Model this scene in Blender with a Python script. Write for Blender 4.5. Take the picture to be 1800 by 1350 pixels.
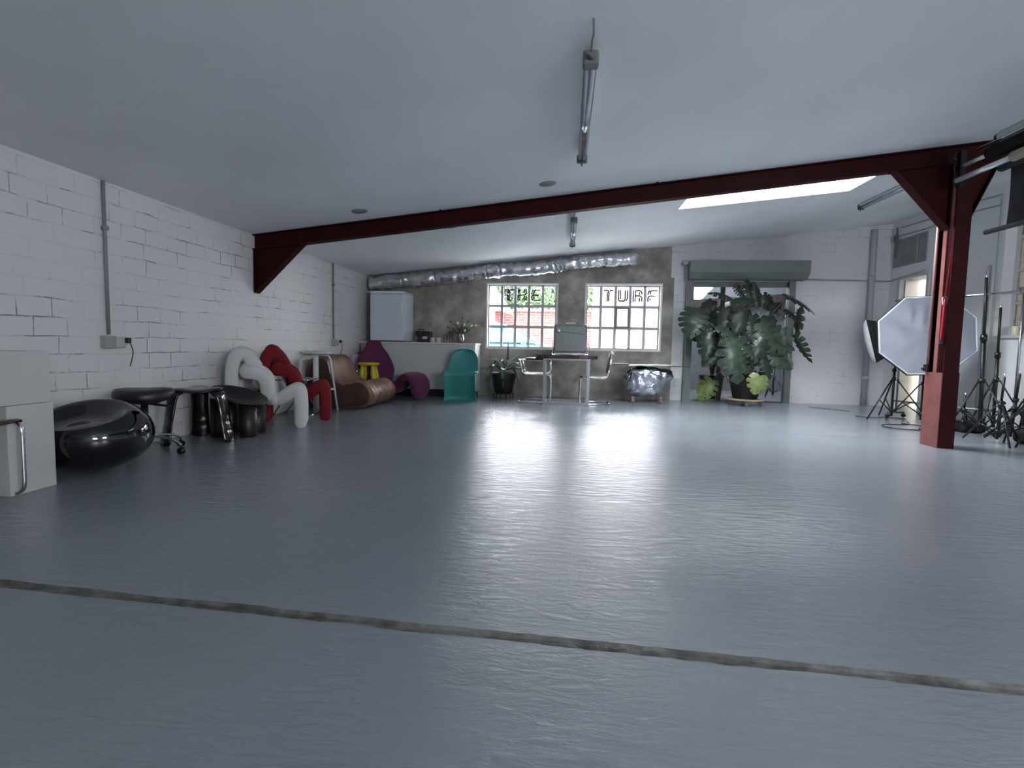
import bpy, bmesh, math, random
from math import sin, cos, pi, radians
from mathutils import Vector, Matrix, noise

for o in list(bpy.data.objects): bpy.data.objects.remove(o)
SC = bpy.context.scene
C = bpy.context.scene.collection

# ------------------------------------------------------------------ camera
yaw, pitch, roll = 0.10059901, 0.07426977, 0.01801261
fw = Vector((-sin(yaw)*cos(pitch), cos(yaw)*cos(pitch), -sin(pitch)))
r0 = Vector((cos(yaw), sin(yaw), 0)); u0 = r0.cross(fw)
rr = r0*cos(roll) + u0*sin(roll); uu = u0*cos(roll) - r0*sin(roll)
cam = bpy.data.cameras.new('camera'); camo = bpy.data.objects.new('camera', cam); C.objects.link(camo)
M = Matrix.Identity(4)
for i in range(3):
    M[i][0] = rr[i]; M[i][1] = uu[i]; M[i][2] = -fw[i]
M[2][3] = 0.93
camo.matrix_world = M
cam.sensor_width = 36; cam.lens = 910/1800*36; cam.clip_start = 0.02; cam.clip_end = 200
SC.camera = camo

# ------------------------------------------------------------------ world (overcast sky) and exposure
w = bpy.data.worlds.new('overcast_sky'); SC.world = w; w.use_nodes = True
nt = w.node_tree; nt.nodes.clear()
out = nt.nodes.new('ShaderNodeOutputWorld'); bg = nt.nodes.new('ShaderNodeBackground')
tc = nt.nodes.new('ShaderNodeTexCoord'); sp = nt.nodes.new('ShaderNodeSeparateXYZ'); rp = nt.nodes.new('ShaderNodeValToRGB')
nt.links.new(tc.outputs['Generated'], sp.inputs[0]); nt.links.new(sp.outputs['Z'], rp.inputs[0])
rp.color_ramp.elements[0].color = (0.98, 0.96, 1.0, 1); rp.color_ramp.elements[1].color = (0.99, 0.965, 1.0, 1)
nt.links.new(rp.outputs[0], bg.inputs[0]); bg.inputs[1].default_value = 11.0
nt.links.new(bg.outputs[0], out.inputs[0])
vs = SC.view_settings
vs.view_transform = 'Standard'; vs.look = 'None'; vs.gamma = 1; vs.use_curve_mapping = False
vs.exposure = 1.75

def portal(name, loc, rot, sx, sy):
    l = bpy.data.lights.new(name, 'AREA'); l.shape = 'RECTANGLE'; l.size = sx; l.size_y = sy
    l.cycles.is_portal = True; l.energy = 1
    o = bpy.data.objects.new(name, l); C.objects.link(o); o.location = loc; o.rotation_euler = rot
    return o
XL, XR, YB, YF = -3.67, 5.48, 9.54, -3.0
def ceil_z(x): return 2.17 + 0.1013*(x + 3.67)
SKY = (1.38, 3.40, 5.62, 6.86)
portal('skylight_portal', (2.39, 6.24, ceil_z(2.39)+.33), (0, -math.atan(.1013), 0), 2.0, 1.24)
portal('window_portal', (-0.805, YB+.2, 1.465), (-pi/2, 0, 0), 1.2, 1.12)
portal('window_portal', (1.015, YB+.2, 1.465), (-pi/2, 0, 0), 1.26, 1.12)
SKY_FILL = (1.1, 2.1, -2.0, -1.2)  # unseen skylight opening, added to let in fill light
portal('added_skylight_portal', (1.6, -1.6, ceil_z(1.6)+.33), (0, -math.atan(.1013), 0), 1.0, .8)
portal('added_side_portal', (XR+.2, -1.05, 1.9), (0, pi/2, 0), 1.2, 1.3)  # portal of the window added in the right wall
portal('added_rear_portal', (4.0, YF-.2, 1.8), (pi/2, 0, 0), 2.2, 1.2)  # portal of the window added behind the camera

# ------------------------------------------------------------------ materials
def lin(c):
    return tuple(((v/255)/12.92 if v/255 <= .04045 else ((v/255+.055)/1.055)**2.4) for v in c) + (1,)
MATS = {}
def pm(name, rgb, rough=.5, metal=0, var=.0, vscale=6, bump=0, bscale=40, coat=0, spec=.5, stretch=None, trans=0, rvar=0, vcol=None, sheen=0):
    if name in MATS: return MATS[name]
    m = bpy.data.materials.new(name); m.use_nodes = True; n = m.node_tree; N = n.nodes; L = n.links
    b = N['Principled BSDF']; base = lin(rgb)
    b.inputs['Base Color'].default_value = base; b.inputs['Roughness'].default_value = rough
    b.inputs['Metallic'].default_value = metal; b.inputs['Specular IOR Level'].default_value = spec
    b.inputs['Coat Weight'].default_value = coat; b.inputs['Coat Roughness'].default_value = .05
    b.inputs['Transmission Weight'].default_value = trans; b.inputs['Sheen Weight'].default_value = sheen
    t = N.new('ShaderNodeTexCoord'); mp = N.new('ShaderNodeMapping'); L.new(t.outputs['Object'], mp.inputs[0])
    if stretch: mp.inputs['Scale'].default_value = stretch
    nz = N.new('ShaderNodeTexNoise'); nz.inputs['Scale'].default_value = vscale; nz.inputs['Detail'].default_value = 5
    L.new(mp.outputs[0], nz.inputs[0])
    if var or vcol:
        mx = N.new('ShaderNodeMix'); mx.data_type = 'RGBA'
        k = 1 - max(var, .01)*2
        mx.inputs[6].default_value = lin(vcol) if vcol else tuple(v*k for v in base[:3]) + (1,)
        mx.inputs[7].default_value = base if vcol else tuple(min(1, v*(1+var)) for v in base[:3]) + (1,)
        r = N.new('ShaderNodeValToRGB'); r.color_ramp.elements[0].position = .35; r.color_ramp.elements[1].position = .65
        L.new(nz.outputs[0], r.inputs[0]); L.new(r.outputs[0], mx.inputs[0]); L.new(mx.outputs[2], b.inputs['Base Color'])
    if rvar:
        mr = N.new('ShaderNodeMapRange'); mr.inputs['To Min'].default_value = max(0, rough-rvar); mr.inputs['To Max'].default_value = rough+rvar
        L.new(nz.outputs[0], mr.inputs[0]); L.new(mr.outputs[0], b.inputs['Roughness'])
    if bump:
        n2 = N.new('ShaderNodeTexNoise'); n2.inputs['Scale'].default_value = bscale; n2.inputs['Detail'].default_value = 6
        L.new(mp.outputs[0], n2.inputs[0]); bp = N.new('ShaderNodeBump'); bp.inputs['Strength'].default_value = bump; bp.inputs['Distance'].default_value = .01
        L.new(n2.outputs[0], bp.inputs['Height']); L.new(bp.outputs[0], b.inputs['Normal'])
    MATS[name] = m; return m

def glass_mat(name, tint=(1, 1, 1), gloss=.08, rough=.02):
    m = bpy.data.materials.new(name); m.use_nodes = True; N = m.node_tree.nodes; L = m.node_tree.links
    for x in list(N): N.remove(x)
    o = N.new('ShaderNodeOutputMaterial'); a = N.new('ShaderNodeBsdfTransparent'); g = N.new('ShaderNodeBsdfGlossy'); mx = N.new('ShaderNodeMixShader')
    a.inputs[0].default_value = tint + (1,); g.inputs['Roughness'].default_value = rough
    lw = N.new('ShaderNodeLayerWeight'); lw.inputs[0].default_value = .15
    ad = N.new('ShaderNodeMath'); ad.operation = 'ADD'; ad.inputs[1].default_value = gloss; ad.use_clamp = True
    L.new(lw.outputs['Fresnel'], ad.inputs[0])
    L.new(ad.outputs[0], mx.inputs[0]); L.new(a.outputs[0], mx.inputs[1]); L.new(g.outputs[0], mx.inputs[2]); L.new(mx.outputs[0], o.inputs[0])
    MATS[name] = m; return m

def brick_mat(name, c1, c2, mortar, bw, rh, ms, bump=.5, rough=.6, horiz='YZ', crack=.55, paintnoise=.12, thick=.5, mixdark=.75, squash=1.6):
    """painted or bare masonry, the joints broken up by a noise as if filled with paint"""
    m = bpy.data.materials.new(name); m.use_nodes = True; N = m.node_tree.nodes; L = m.node_tree.links
    b = N['Principled BSDF']; b.inputs['Roughness'].default_value = rough
    t = N.new('ShaderNodeTexCoord'); s = N.new('ShaderNodeSeparateXYZ'); cb = N.new('ShaderNodeCombineXYZ')
    L.new(t.outputs['Object'], s.inputs[0])
    L.new(s.outputs['Y' if horiz == 'YZ' else 'X'], cb.inputs[0]); L.new(s.outputs['Z'], cb.inputs[1])
    wn = N.new('ShaderNodeTexNoise'); wn.inputs['Scale'].default_value = 2.3; wn.inputs['Detail'].default_value = 4; L.new(t.outputs['Object'], wn.inputs[0])
    vm = N.new('ShaderNodeVectorMath'); vm.operation = 'SUBTRACT'; vm.inputs[1].default_value = (.5, .5, .5); L.new(wn.outputs['Color'], vm.inputs[0])
    vsn = N.new('ShaderNodeVectorMath'); vsn.operation = 'SCALE'; vsn.inputs['Scale'].default_value = .05; L.new(vm.outputs[0], vsn.inputs[0])
    va = N.new('ShaderNodeVectorMath'); L.new(cb.outputs[0], va.inputs[0]); L.new(vsn.outputs[0], va.inputs[1])
    br = N.new('ShaderNodeTexBrick'); L.new(va.outputs[0], br.inputs[0])
    br.inputs['Scale'].default_value = 1; br.inputs['Brick Width'].default_value = bw; br.inputs['Row Height'].default_value = rh
    br.inputs['Mortar Size'].default_value = ms; br.inputs['Mortar Smooth'].default_value = .3
    br.inputs['Color1'].default_value = lin(c1); br.inputs['Color2'].default_value = lin(c2); br.inputs['Mortar'].default_value = lin(mortar)
    br.squash = squash; br.squash_frequency = 3; br.offset = .43; br.offset_frequency = 2
    n1 = N.new('ShaderNodeTexNoise'); n1.inputs['Scale'].default_value = 3.1; n1.inputs['Detail'].default_value = 8; n1.inputs['Roughness'].default_value = .7; L.new(t.outputs['Object'], n1.inputs[0])
    rp = N.new('ShaderNodeValToRGB'); rp.color_ramp.elements[0].position = crack-.04; rp.color_ramp.elements[1].position = crack+.06
    L.new(n1.outputs[0], rp.inputs[0])
    mu = N.new('ShaderNodeMath'); mu.operation = 'MULTIPLY'; L.new(br.outputs['Fac'], mu.inputs[0]); L.new(rp.outputs[0], mu.inputs[1])
    mu2 = N.new('ShaderNodeMath'); mu2.operation = 'MULTIPLY'; mu2.inputs[1].default_value = mixdark; L.new(mu.outputs[0], mu2.inputs[0])
    # colour of the brick without the mortar, then mortar by mask
    mc = N.new('ShaderNodeMix'); mc.data_type = 'RGBA'; mc.inputs[6].default_value = lin(c1); mc.inputs[7].default_value = lin(c2)
    n3 = N.new('ShaderNodeTexNoise'); n3.inputs['Scale'].default_value = 1.3; n3.inputs['Detail'].default_value = 6; L.new(t.outputs['Object'], n3.inputs[0]); L.new(n3.outputs[0], mc.inputs[0])
    if bump < 0 or paintnoise > .5:
        mc2 = N.new('ShaderNodeMix'); mc2.data_type = 'RGBA'; mc2.inputs[0].default_value = .6; L.new(mc.outputs[2], mc2.inputs[6]); L.new(br.outputs['Color'], mc2.inputs[7]); mc = mc2
    mx = N.new('ShaderNodeMix'); mx.data_type = 'RGBA'; L.new(mu2.outputs[0], mx.inputs[0]); L.new(mc.outputs[2], mx.inputs[6]); mx.inputs[7].default_value = lin(mortar)
    L.new(mx.outputs[2], b.inputs['Base Color'])
    # bump: joints recessed, blocks rough
    h1 = N.new('ShaderNodeMath'); h1.operation = 'MULTIPLY_ADD'; h1.inputs[1].default_value = -thick; L.new(br.outputs['Fac'], h1.inputs[0])
    n4 = N.new('ShaderNodeTexNoise'); n4.inputs['Scale'].default_value = 14; n4.inputs['Detail'].default_value = 7; L.new(t.outputs['Object'], n4.inputs[0])
    n4m = N.new('ShaderNodeMath'); n4m.operation = 'MULTIPLY'; n4m.inputs[1].default_value = .55; L.new(n4.outputs[0], n4m.inputs[0]); L.new(n4m.outputs[0], h1.inputs[2])
    h2 = N.new('ShaderNodeMath'); h2.operation = 'MULTIPLY_ADD'; h2.inputs[1].default_value = -.9; L.new(mu.outputs[0], h2.inputs[0]); L.new(h1.outputs[0], h2.inputs[2])
    bp = N.new('ShaderNodeBump'); bp.inputs['Strength'].default_value = abs(bump); bp.inputs['Distance'].default_value = .015
    L.new(h2.outputs[0], bp.inputs['Height']); L.new(bp.outputs[0], b.inputs['Normal'])
    MATS[name] = m; return m

# ------------------------------------------------------------------ mesh builder
class MB:
    def __init__(s): s.bm = bmesh.new(); s.k = 0
    def box(s, c, d, rot=None, bev=0, mi=0):
        """box of size d centred on c"""
        vs_ = []
        R_ = rot if rot is not None else Matrix.Identity(3)
        b2 = bmesh.new(); bmesh.ops.create_cube(b2, size=1)
        for v in b2.verts: v.co = Vector((v.co.x*d[0], v.co.y*d[1], v.co.z*d[2]))
        if bev: bmesh.ops.bevel(b2, geom=list(b2.edges), offset=bev, segments=3, affect='EDGES', profile=.5)
        for v in b2.verts: v.co = R_ @ v.co + Vector(c)
        s._join(b2, mi); return s
    def bx(s, x0, x1, y0, y1, z0, z1, bev=0, mi=0):
        e = .0004*(s.k % 6); s.k += 1   # a hair of difference so that crossing bars never share a face
        return s.box(((x0+x1)/2, (y0+y1)/2, (z0+z1)/2), (abs(x1-x0)+e, abs(y1-y0)+e, abs(z1-z0)+e), bev=bev, mi=mi)
    def _join(s, b2, mi=0):
        mp = {v: s.bm.verts.new(v.co) for v in b2.verts}
        for f in b2.faces:
            try:
                g = s.bm.faces.new([mp[v] for v in f.verts]); g.material_index = mi; g.smooth = f.smooth
            except ValueError: pass
        b2.free()
    def tube(s, pts, r, n=10, cap=True, closed=False, flat=1.0, up=None):
        pts = [Vector(p) for p in pts]; k = len(pts)
        rs = r if isinstance(r, (list, tuple)) else [r]*k
        rings = []; prev = None
        for i, p in enumerate(pts):
            if closed: t = (pts[(i+1) % k] - pts[i-1])
            else: t = pts[min(i+1, k-1)] - pts[max(i-1, 0)]
            t = t.normalized() if t.length > 1e-9 else Vector((0, 0, 1))
            if prev is None:
                a = Vector(up) if up else (Vector((0, 0, 1)) if abs(t.z) < .9 else Vector((1, 0, 0)))
                nx = (a - t*a.dot(t)).normalized()
            else:
                nx = (prev - t*prev.dot(t))
                nx = nx.normalized() if nx.length > 1e-6 else prev
            prev = nx; ny = t.cross(nx)
            rings.append([s.bm.verts.new(p + nx*cos(2*pi*j/n)*rs[i]*flat + ny*sin(2*pi*j/n)*rs[i]) for j in range(n)])
        m = k if closed else k-1
        for i in range(m):
            A, B = rings[i], rings[(i+1) % k]
            for j in range(n):
                f = s.bm.faces.new((A[j], A[(j+1) % n], B[(j+1) % n], B[j])); f.smooth = True
        if cap and not closed:
            s.bm.faces.new(rings[0][::-1]); s.bm.faces.new(rings[-1])
        return s
    def bend(s, pts, r, rad=.04, n=10, seg=6, **k):
        """tube along a polyline with rounded corners"""
        return s.tube(fillet(pts, rad, seg), r, n, **k)
    def capsule(s, pts, r, n=14, rad=.05, seg=6):
        """fat tube with domed ends"""
        P = fillet(pts, rad, seg); rs = [r]*len(P) if not isinstance(r, (list, tuple)) else list(r)
        if isinstance(r, (list, tuple)):
            L_ = [0]
            for i in range(1, len(P)): L_.append(L_[-1] + (P[i]-P[i-1]).length)
            rs = [r[0] + (r[1]-r[0])*(l/L_[-1]) for l in L_]
        d0 = (P[0]-P[1]).normalized(); d1 = (P[-1]-P[-2]).normalized()
        pre = []; post = []
        for a in (80, 60, 40, 20):
            pre.append((P[0]+d0*rs[0]*sin(radians(a)), rs[0]*cos(radians(a))))
        for a in (20, 40, 60, 80):
            post.append((P[-1]+d1*rs[-1]*sin(radians(a)), rs[-1]*cos(radians(a))))
        Q = [p for p, _ in pre]+P+[p for p, _ in post]; Rr = [q for _, q in pre]+rs+[q for _, q in post]
        return s.tube(Q, Rr, n)
    def lathe(s, prof, c=(0, 0, 0), n=32, rot=None, smooth=True, cap=True):
        R_ = rot if rot is not None else Matrix.Identity(3); c = Vector(c); rings = []
        for (r, z) in prof:
            rings.append([s.bm.verts.new(R_ @ Vector((r*cos(2*pi*j/n), r*sin(2*pi*j/n), z)) + c) for j in range(n)])
        for i in range(len(prof)-1):
            A, B = rings[i], rings[i+1]
            for j in range(n):
                f = s.bm.faces.new((A[j], A[(j+1) % n], B[(j+1) % n], B[j])); f.smooth = smooth
        if cap:
            if prof[0][0] > 1e-5: s.bm.faces.new(rings[0][::-1])
            if prof[-1][0] > 1e-5: s.bm.faces.new(rings[-1])
        return s
    def prism(s, poly, vec, mi=0):
        """polygon (list of 3-D points) pushed along vec"""
        vec = Vector(vec); a = [s.bm.verts.new(Vector(p)) for p in poly]; b = [s.bm.verts.new(Vector(p)+vec) for p in poly]
        s.bm.faces.new(a).material_index = mi; s.bm.faces.new(b[::-1]).material_index = mi; k = len(a)
        for i in range(k): s.bm.faces.new((a[i], b[i], b[(i+1) % k], a[(i+1) % k])).material_index = mi
        return s
    def grid(s, fn, nu, nv, wrapu=False, smooth=True):
        V = [[s.bm.verts.new(Vector(fn(i/(nu if wrapu else nu-1), j/(nv-1)))) for j in range(nv)] for i in range(nu)]
        for i in range(nu if wrapu else nu-1):
            for j in range(nv-1):
                f = s.bm.faces.new((V[i][j], V[(i+1) % nu][j], V[(i+1) % nu][j+1], V[i][j+1])); f.smooth = smooth
        return V
    def ball(s, c, r, seg=16, rings=10, sc=(1, 1, 1)):
        b2 = bmesh.new(); bmesh.ops.create_uvsphere(b2, u_segments=seg, v_segments=rings, radius=r)
        for v in b2.verts: v.co = Vector((v.co.x*sc[0], v.co.y*sc[1], v.co.z*sc[2])) + Vector(c)
        for f in b2.faces: f.smooth = True
        s._join(b2); return s
    def build(s, name, mat, parent=None, solid=0, sub=0, smooth=None, offset=0, off3=None):
        me = bpy.data.meshes.new(name); bmesh.ops.recalc_face_normals(s.bm, faces=list(s.bm.faces))
        if smooth is not None:
            for f in s.bm.faces: f.smooth = smooth
        s.bm.to_mesh(me); s.bm.free()
        o = bpy.data.objects.new(name, me); C.objects.link(o)
        for m in (mat if isinstance(mat, (list, tuple)) else [mat]): me.materials.append(m)
        if parent: o.parent = parent
        if solid:
            md = o.modifiers.new('solidify', 'SOLIDIFY'); md.thickness = solid; md.offset = offset
        if sub:
            md = o.modifiers.new('subsurf', 'SUBSURF'); md.levels = sub; md.render_levels = sub
        return o

def fillet(pts, rad=.05, seg=6):
    P = [Vector(p) for p in pts]; o = [P[0]]
    for i in range(1, len(P)-1):
        a, b, c = P[i-1], P[i], P[i+1]
        d1 = (a-b); d2 = (c-b); r_ = min(rad, d1.length*.49, d2.length*.49)
        s_ = b + d1.normalized()*r_; e = b + d2.normalized()*r_
        for k in range(seg+1):
            t = k/seg; o.append((s_*(1-t)+b*t)*(1-t) + (b*(1-t)+e*t)*t)
    o.append(P[-1]); return o
def spline(pts, n=8):
    P = [Vector(p) for p in pts]; o = []
    for i in range(len(P)-1):
        a = P[max(i-1, 0)]; b = P[i]; c = P[i+1]; d = P[min(i+2, len(P)-1)]
        for k in range(n):
            t = k/n; o.append(.5*((2*b)+(c-a)*t+(2*a-5*b+4*c-d)*t*t+(3*b-a-3*c+d)*t**3))
    o.append(P[-1]); return o

def thing(name, label, cat, loc=(0, 0, 0), rz=0, group=None):
    o = bpy.data.objects.new(name, None); C.objects.link(o); o.empty_display_size = .1
    o.location = loc; o.rotation_euler = (0, 0, rz); o['label'] = label; o['category'] = cat
    if group: o['group'] = group
    return o
def tag(o, label, cat, group=None, kind=None):
    o['label'] = label; o['category'] = cat
    if group: o['group'] = group
    if kind: o['kind'] = kind
    return o
def struct(o): o['kind'] = 'structure'; return o
def kids(o): return [x for x in bpy.data.objects if x.parent == o]
def dup(o, loc=None, rz=None, label=None, group=None, parent=None):
    c = o.copy(); C.objects.link(c)
    if parent: c.parent = parent
    if loc is not None: c.location = loc
    if rz is not None: c.rotation_euler = (0, 0, rz)
    if label: c['label'] = label
    if group: c['group'] = group
    for k in kids(o): dup(k, parent=c)
    return c
def RZ(a): return Matrix.Rotation(a, 3, 'Z')
def RX(a): return Matrix.Rotation(a, 3, 'X')
def RY(a): return Matrix.Rotation(a, 3, 'Y')

chrome = pm('chrome', (215, 217, 220), .12, 1)
steelgrey = pm('brushed_steel', (150, 153, 156), .35, 1)
blackpl = pm('black_plastic', (14, 14, 15), .35)
blackmet = pm('black_powder_coat', (16, 16, 18), .4, 0, bump=.1, bscale=200)
blackgloss = pm('black_gloss_shell', (6, 6, 7), .06, 0, coat=.6)
whitepl = pm('white_plastic', (205, 207, 206), .35)
whitepaint = pm('white_paint', (192, 195, 195), .55, bump=.15, bscale=60, var=.03)
greypipe = pm('painted_pipe', (150, 155, 158), .4, var=.06)
# ------------------------------------------------------------------ ROOM SHELL
m_wallL = brick_mat('white_painted_block_wall', (219, 218, 219), (206, 206, 207), (70, 72, 75), 0.25, .134, .0048, bump=.6, crack=.56, horiz='YZ', mixdark=.7)
m_wallB = brick_mat('white_painted_brick_wall', (208, 209, 212), (194, 196, 200), (128, 131, 133), .26, .125, .006, bump=.35, crack=.56, horiz='XZ', mixdark=.45)
m_wallR = brick_mat('white_plastered_wall', (222, 224, 224), (212, 215, 215), (170, 174, 174), .26, .125, .004, bump=.15, crack=.62, horiz='YZ', mixdark=.3)
m_ceil = pm('ceiling_paint', (230, 234, 238), .7, var=.03, vscale=.9, bump=.12, bscale=30)
def concrete():
    m = pm('bare_concrete_render', (136, 133, 125), .85, var=0, bump=.35, bscale=25)
    N = m.node_tree.nodes; L = m.node_tree.links; b = N['Principled BSDF']
    t = N.new('ShaderNodeTexCoord'); a = N.new('ShaderNodeTexNoise'); a.inputs['Scale'].default_value = 1.7; a.inputs['Detail'].default_value = 9; a.inputs['Roughness'].default_value = .65
    L.new(t.outputs['Object'], a.inputs[0]); r = N.new('ShaderNodeValToRGB'); e = r.color_ramp.elements
    e[0].position = .36; e[0].color = lin((124, 120, 112)); e[1].position = .66; e[1].color = lin((182, 178, 170))
    x = e.new(.5); x.color = lin((150, 146, 137))
    v = N.new('ShaderNodeTexNoise'); v.inputs['Scale'].default_value = 5; v.inputs['Detail'].default_value = 8; L.new(t.outputs['Object'], v.inputs[0])
    mm = N.new('ShaderNodeMix'); mm.data_type = 'RGBA'; mm.blend_type = 'OVERLAY'; mm.inputs[0].default_value = .45
    L.new(a.outputs[0], r.inputs[0]); L.new(r.outputs[0], mm.inputs[6]); L.new(v.outputs[0], mm.inputs[7]); L.new(mm.outputs[2], b.inputs['Base Color'])
    return m
m_conc = concrete()

def floor_mat():
    m = bpy.data.materials.new('glossy_grey_floor_paint'); m.use_nodes = True; N = m.node_tree.nodes; L = m.node_tree.links; b = N['Principled BSDF']
    t = N.new('ShaderNodeTexCoord')
    n1 = N.new('ShaderNodeTexNoise'); n1.inputs['Scale'].default_value = .8; n1.inputs['Detail'].default_value = 7; L.new(t.outputs['Object'], n1.inputs[0])
    r = N.new('ShaderNodeValToRGB'); e = r.color_ramp.elements; e[0].position = .3; e[0].color = lin((126, 134, 142)); e[1].position = .7; e[1].color = lin((138, 145, 152))
    L.new(n1.outputs[0], r.inputs[0])
    # small chips and specks
    vo = N.new('ShaderNodeTexVoronoi'); vo.inputs['Scale'].default_value = 2.2; L.new(t.outputs['Object'], vo.inputs[0])
    lt = N.new('ShaderNodeMath'); lt.operation = 'LESS_THAN'; lt.inputs[1].default_value = .012; L.new(vo.outputs['Distance'], lt.inputs[0])
    mx = N.new('ShaderNodeMix'); mx.data_type = 'RGBA'; L.new(lt.outputs[0], mx.inputs[0]); L.new(r.outputs[0], mx.inputs[6]); mx.inputs[7].default_value = lin((60, 62, 64))
    L.new(mx.outputs[2], b.inputs['Base Color'])
    # roughness
    n2 = N.new('ShaderNodeTexNoise'); n2.inputs['Scale'].default_value = 3; n2.inputs['Detail'].default_value = 5; L.new(t.outputs['Object'], n2.inputs[0])
    mr = N.new('ShaderNodeMapRange'); mr.inputs['To Min'].default_value = .09; mr.inputs['To Max'].default_value = .20; L.new(n2.outputs[0], mr.inputs[0]); L.new(mr.outputs[0], b.inputs['Roughness'])
    b.inputs['Specular IOR Level'].default_value = .75
    # brush ridges across the room, lumps, fine grain
    mp = N.new('ShaderNodeMapping'); mp.inputs['Scale'].default_value = (1.0, 3.2, 1); L.new(t.outputs['Object'], mp.inputs[0])
    a = N.new('ShaderNodeTexNoise'); a.inputs['Scale'].default_value = 9; a.inputs['Detail'].default_value = 9; a.inputs['Roughness'].default_value = .62; a.inputs['Distortion'].default_value = .6; L.new(mp.outputs[0], a.inputs[0])
    c2 = N.new('ShaderNodeTexNoise'); c2.inputs['Scale'].default_value = 1.3; c2.inputs['Detail'].default_value = 3; L.new(t.outputs['Object'], c2.inputs[0])
    s1 = N.new('ShaderNodeMath'); s1.operation = 'MULTIPLY_ADD'; s1.inputs[1].default_value = .8; L.new(c2.outputs[0], s1.inputs[0]); L.new(a.outputs[0], s1.inputs[2])
    bp = N.new('ShaderNodeBump'); bp.inputs['Strength'].default_value = .45; bp.inputs['Distance'].default_value = .012
    L.new(s1.outputs[0], bp.inputs['Height']); L.new(bp.outputs[0], b.inputs['Normal'])
    return m
m_floor = floor_mat()
m_groove = pm('bare_concrete_joint', (112, 112, 108), .9, var=.25, vscale=14, bump=.6, bscale=50)

# floor: two painted slabs with an open expansion joint between them
random.seed(5)
def jagged(x, side):
    base = 1.69 - (x+2.15)*0.0519
    return base + side*(.026 + .009*noise.noise(Vector((x*3.1, side*7, 0))) + .005*noise.noise(Vector((x*17, side*3, 1))))
b = MB(); G = []
xs = [XL-.3 + i*(XR-XL+.6)/520 for i in range(521)]
def slab(near):
    side = -1 if near else 1; ye = YF if near else YB+.02
    top = [(x, jagged(x, side)) for x in xs]
    va = [b.bm.verts.new((x, y, 0)) for x, y in top]; vb = [b.bm.verts.new((x, ye, 0)) for x, y in top]; vd = [b.bm.verts.new((x, y, -.035)) for x, y in top]
    for i in range(520):
        b.bm.faces.new((va[i], va[i+1], vb[i+1], vb[i])); b.bm.faces.new((va[i], va[i+1], vd[i+1], vd[i])).material_index = 1
slab(True); slab(False)
b.bx(XL-.3, XR+.3, YF-.1, YB+.3, -.25, -.2)
fl = struct(b.build('floor', [m_floor, m_groove], smooth=False))
fl.data.validate()
b = MB()
b.grid(lambda u, v: (XL+u*(XR-XL), 1.69-(XL+u*(XR-XL)+2.15)*.0519+(v-.5)*.09, -.015+.007*noise.noise(Vector((u*90, v*3, 0)))-.028*max(0, noise.noise(Vector((u*23+4, 0, 5)))-.42)*4), 300, 5, smooth=False)
b.build('joint_filler', m_groove, fl)
# fine construction joint further back
b = MB()
pts = [(-2.6, 6.30), (-1.64, 6.28), (.36, 6.24), (2.02, 6.12), (2.79, 5.98), (3.5, 5.9), (5.4, 5.75)]
P_ = spline([(x, y, .0012) for x, y in pts], 14)
for i in range(len(P_)-1):
    a_, c_ = P_[i], P_[i+1]; wv = .004+.003*noise.noise(Vector((i*.7, 0, 0)))
    q = [b.bm.verts.new(v) for v in (a_+Vector((0, -wv, 0)), c_+Vector((0, -wv, 0)), c_+Vector((0, wv, 0)), a_+Vector((0, wv, 0)))]; b.bm.faces.new(q)
b.build('hairline_joint', pm('joint_dirt', (70, 74, 78), .8), fl)

# ceiling: a lean-to slope rising to the right, pierced by a skylight
TH = .34
def slopebox(b, x0, x1, y0, y1, lo=0, hi=TH):
    P = []
    for y in (y0, y1):
        P.append([(x0, y, ceil_z(x0)+lo), (x1, y, ceil_z(x1)+lo), (x1, y, ceil_z(x1)+hi), (x0, y, ceil_z(x0)+hi)])
    b.prism(P[0], (0, y1-y0, 0))
b = MB(); x0, x1, y0, y1 = SKY
slopebox(b, XL-.3, SKY_FILL[0], YF-.3, YB+.3); slopebox(b, SKY_FILL[0], x0, YF-.3, SKY_FILL[2]); slopebox(b, SKY_FILL[0], x0, SKY_FILL[3], YB+.3); slopebox(b, x1, XR+.3, YF-.3, YB+.3); slopebox(b, x0, x1, SKY_FILL[3], y0); slopebox(b, x0, x1, y1, YB+.3); slopebox(b, x0, x1, YF-.3, SKY_FILL[2]); slopebox(b, SKY_FILL[1], x1, SKY_FILL[2], SKY_FILL[3])
struct(b.build('ceiling', m_ceil))

# left wall
b = MB(); b.bx(XL-.3, XL, YF-.3, YB+.3, -.2, 2.3)
struct(b.build('wall_left', m_wallL))
# back wall: bare render on the left, white painted brick on the right, with two windows and the doorway
W1 = (-1.45, -.165, .88, 2.055); W2 = (.355, 1.685, .88, 2.055); DR = (2.13, 3.93, 0, 2.12)
def wall_with_holes(x0, x1, holes, zt, mi, b, y0=YB, y1=YB+.3):
    hs = sorted(holes); x = x0
    for (a, c, z0, z1) in hs:
        if a > x: b.bx(x, a, y0, y1, -.2, zt, mi=mi)
        if z0 > 0: b.bx(a, c, y0, y1, -.2, z0, mi=mi)
        b.bx(a, c, y0, y1, z1, zt, mi=mi); x = c
    if x1 > x: b.bx(x, x1, y0, y1, -.2, zt, mi=mi)
b = MB()
wall_with_holes(XL-.3, 1.90, [W1, W2], 3.2, 0, b); wall_with_holes(1.90, XR+.3, [DR], 3.4, 1, b)
b.bx(1.84, 1.90, YB-.012, YB, 2.18, 3.0, mi=1)
struct(b.build('wall_back', [m_conc, m_wallB]))
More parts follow.
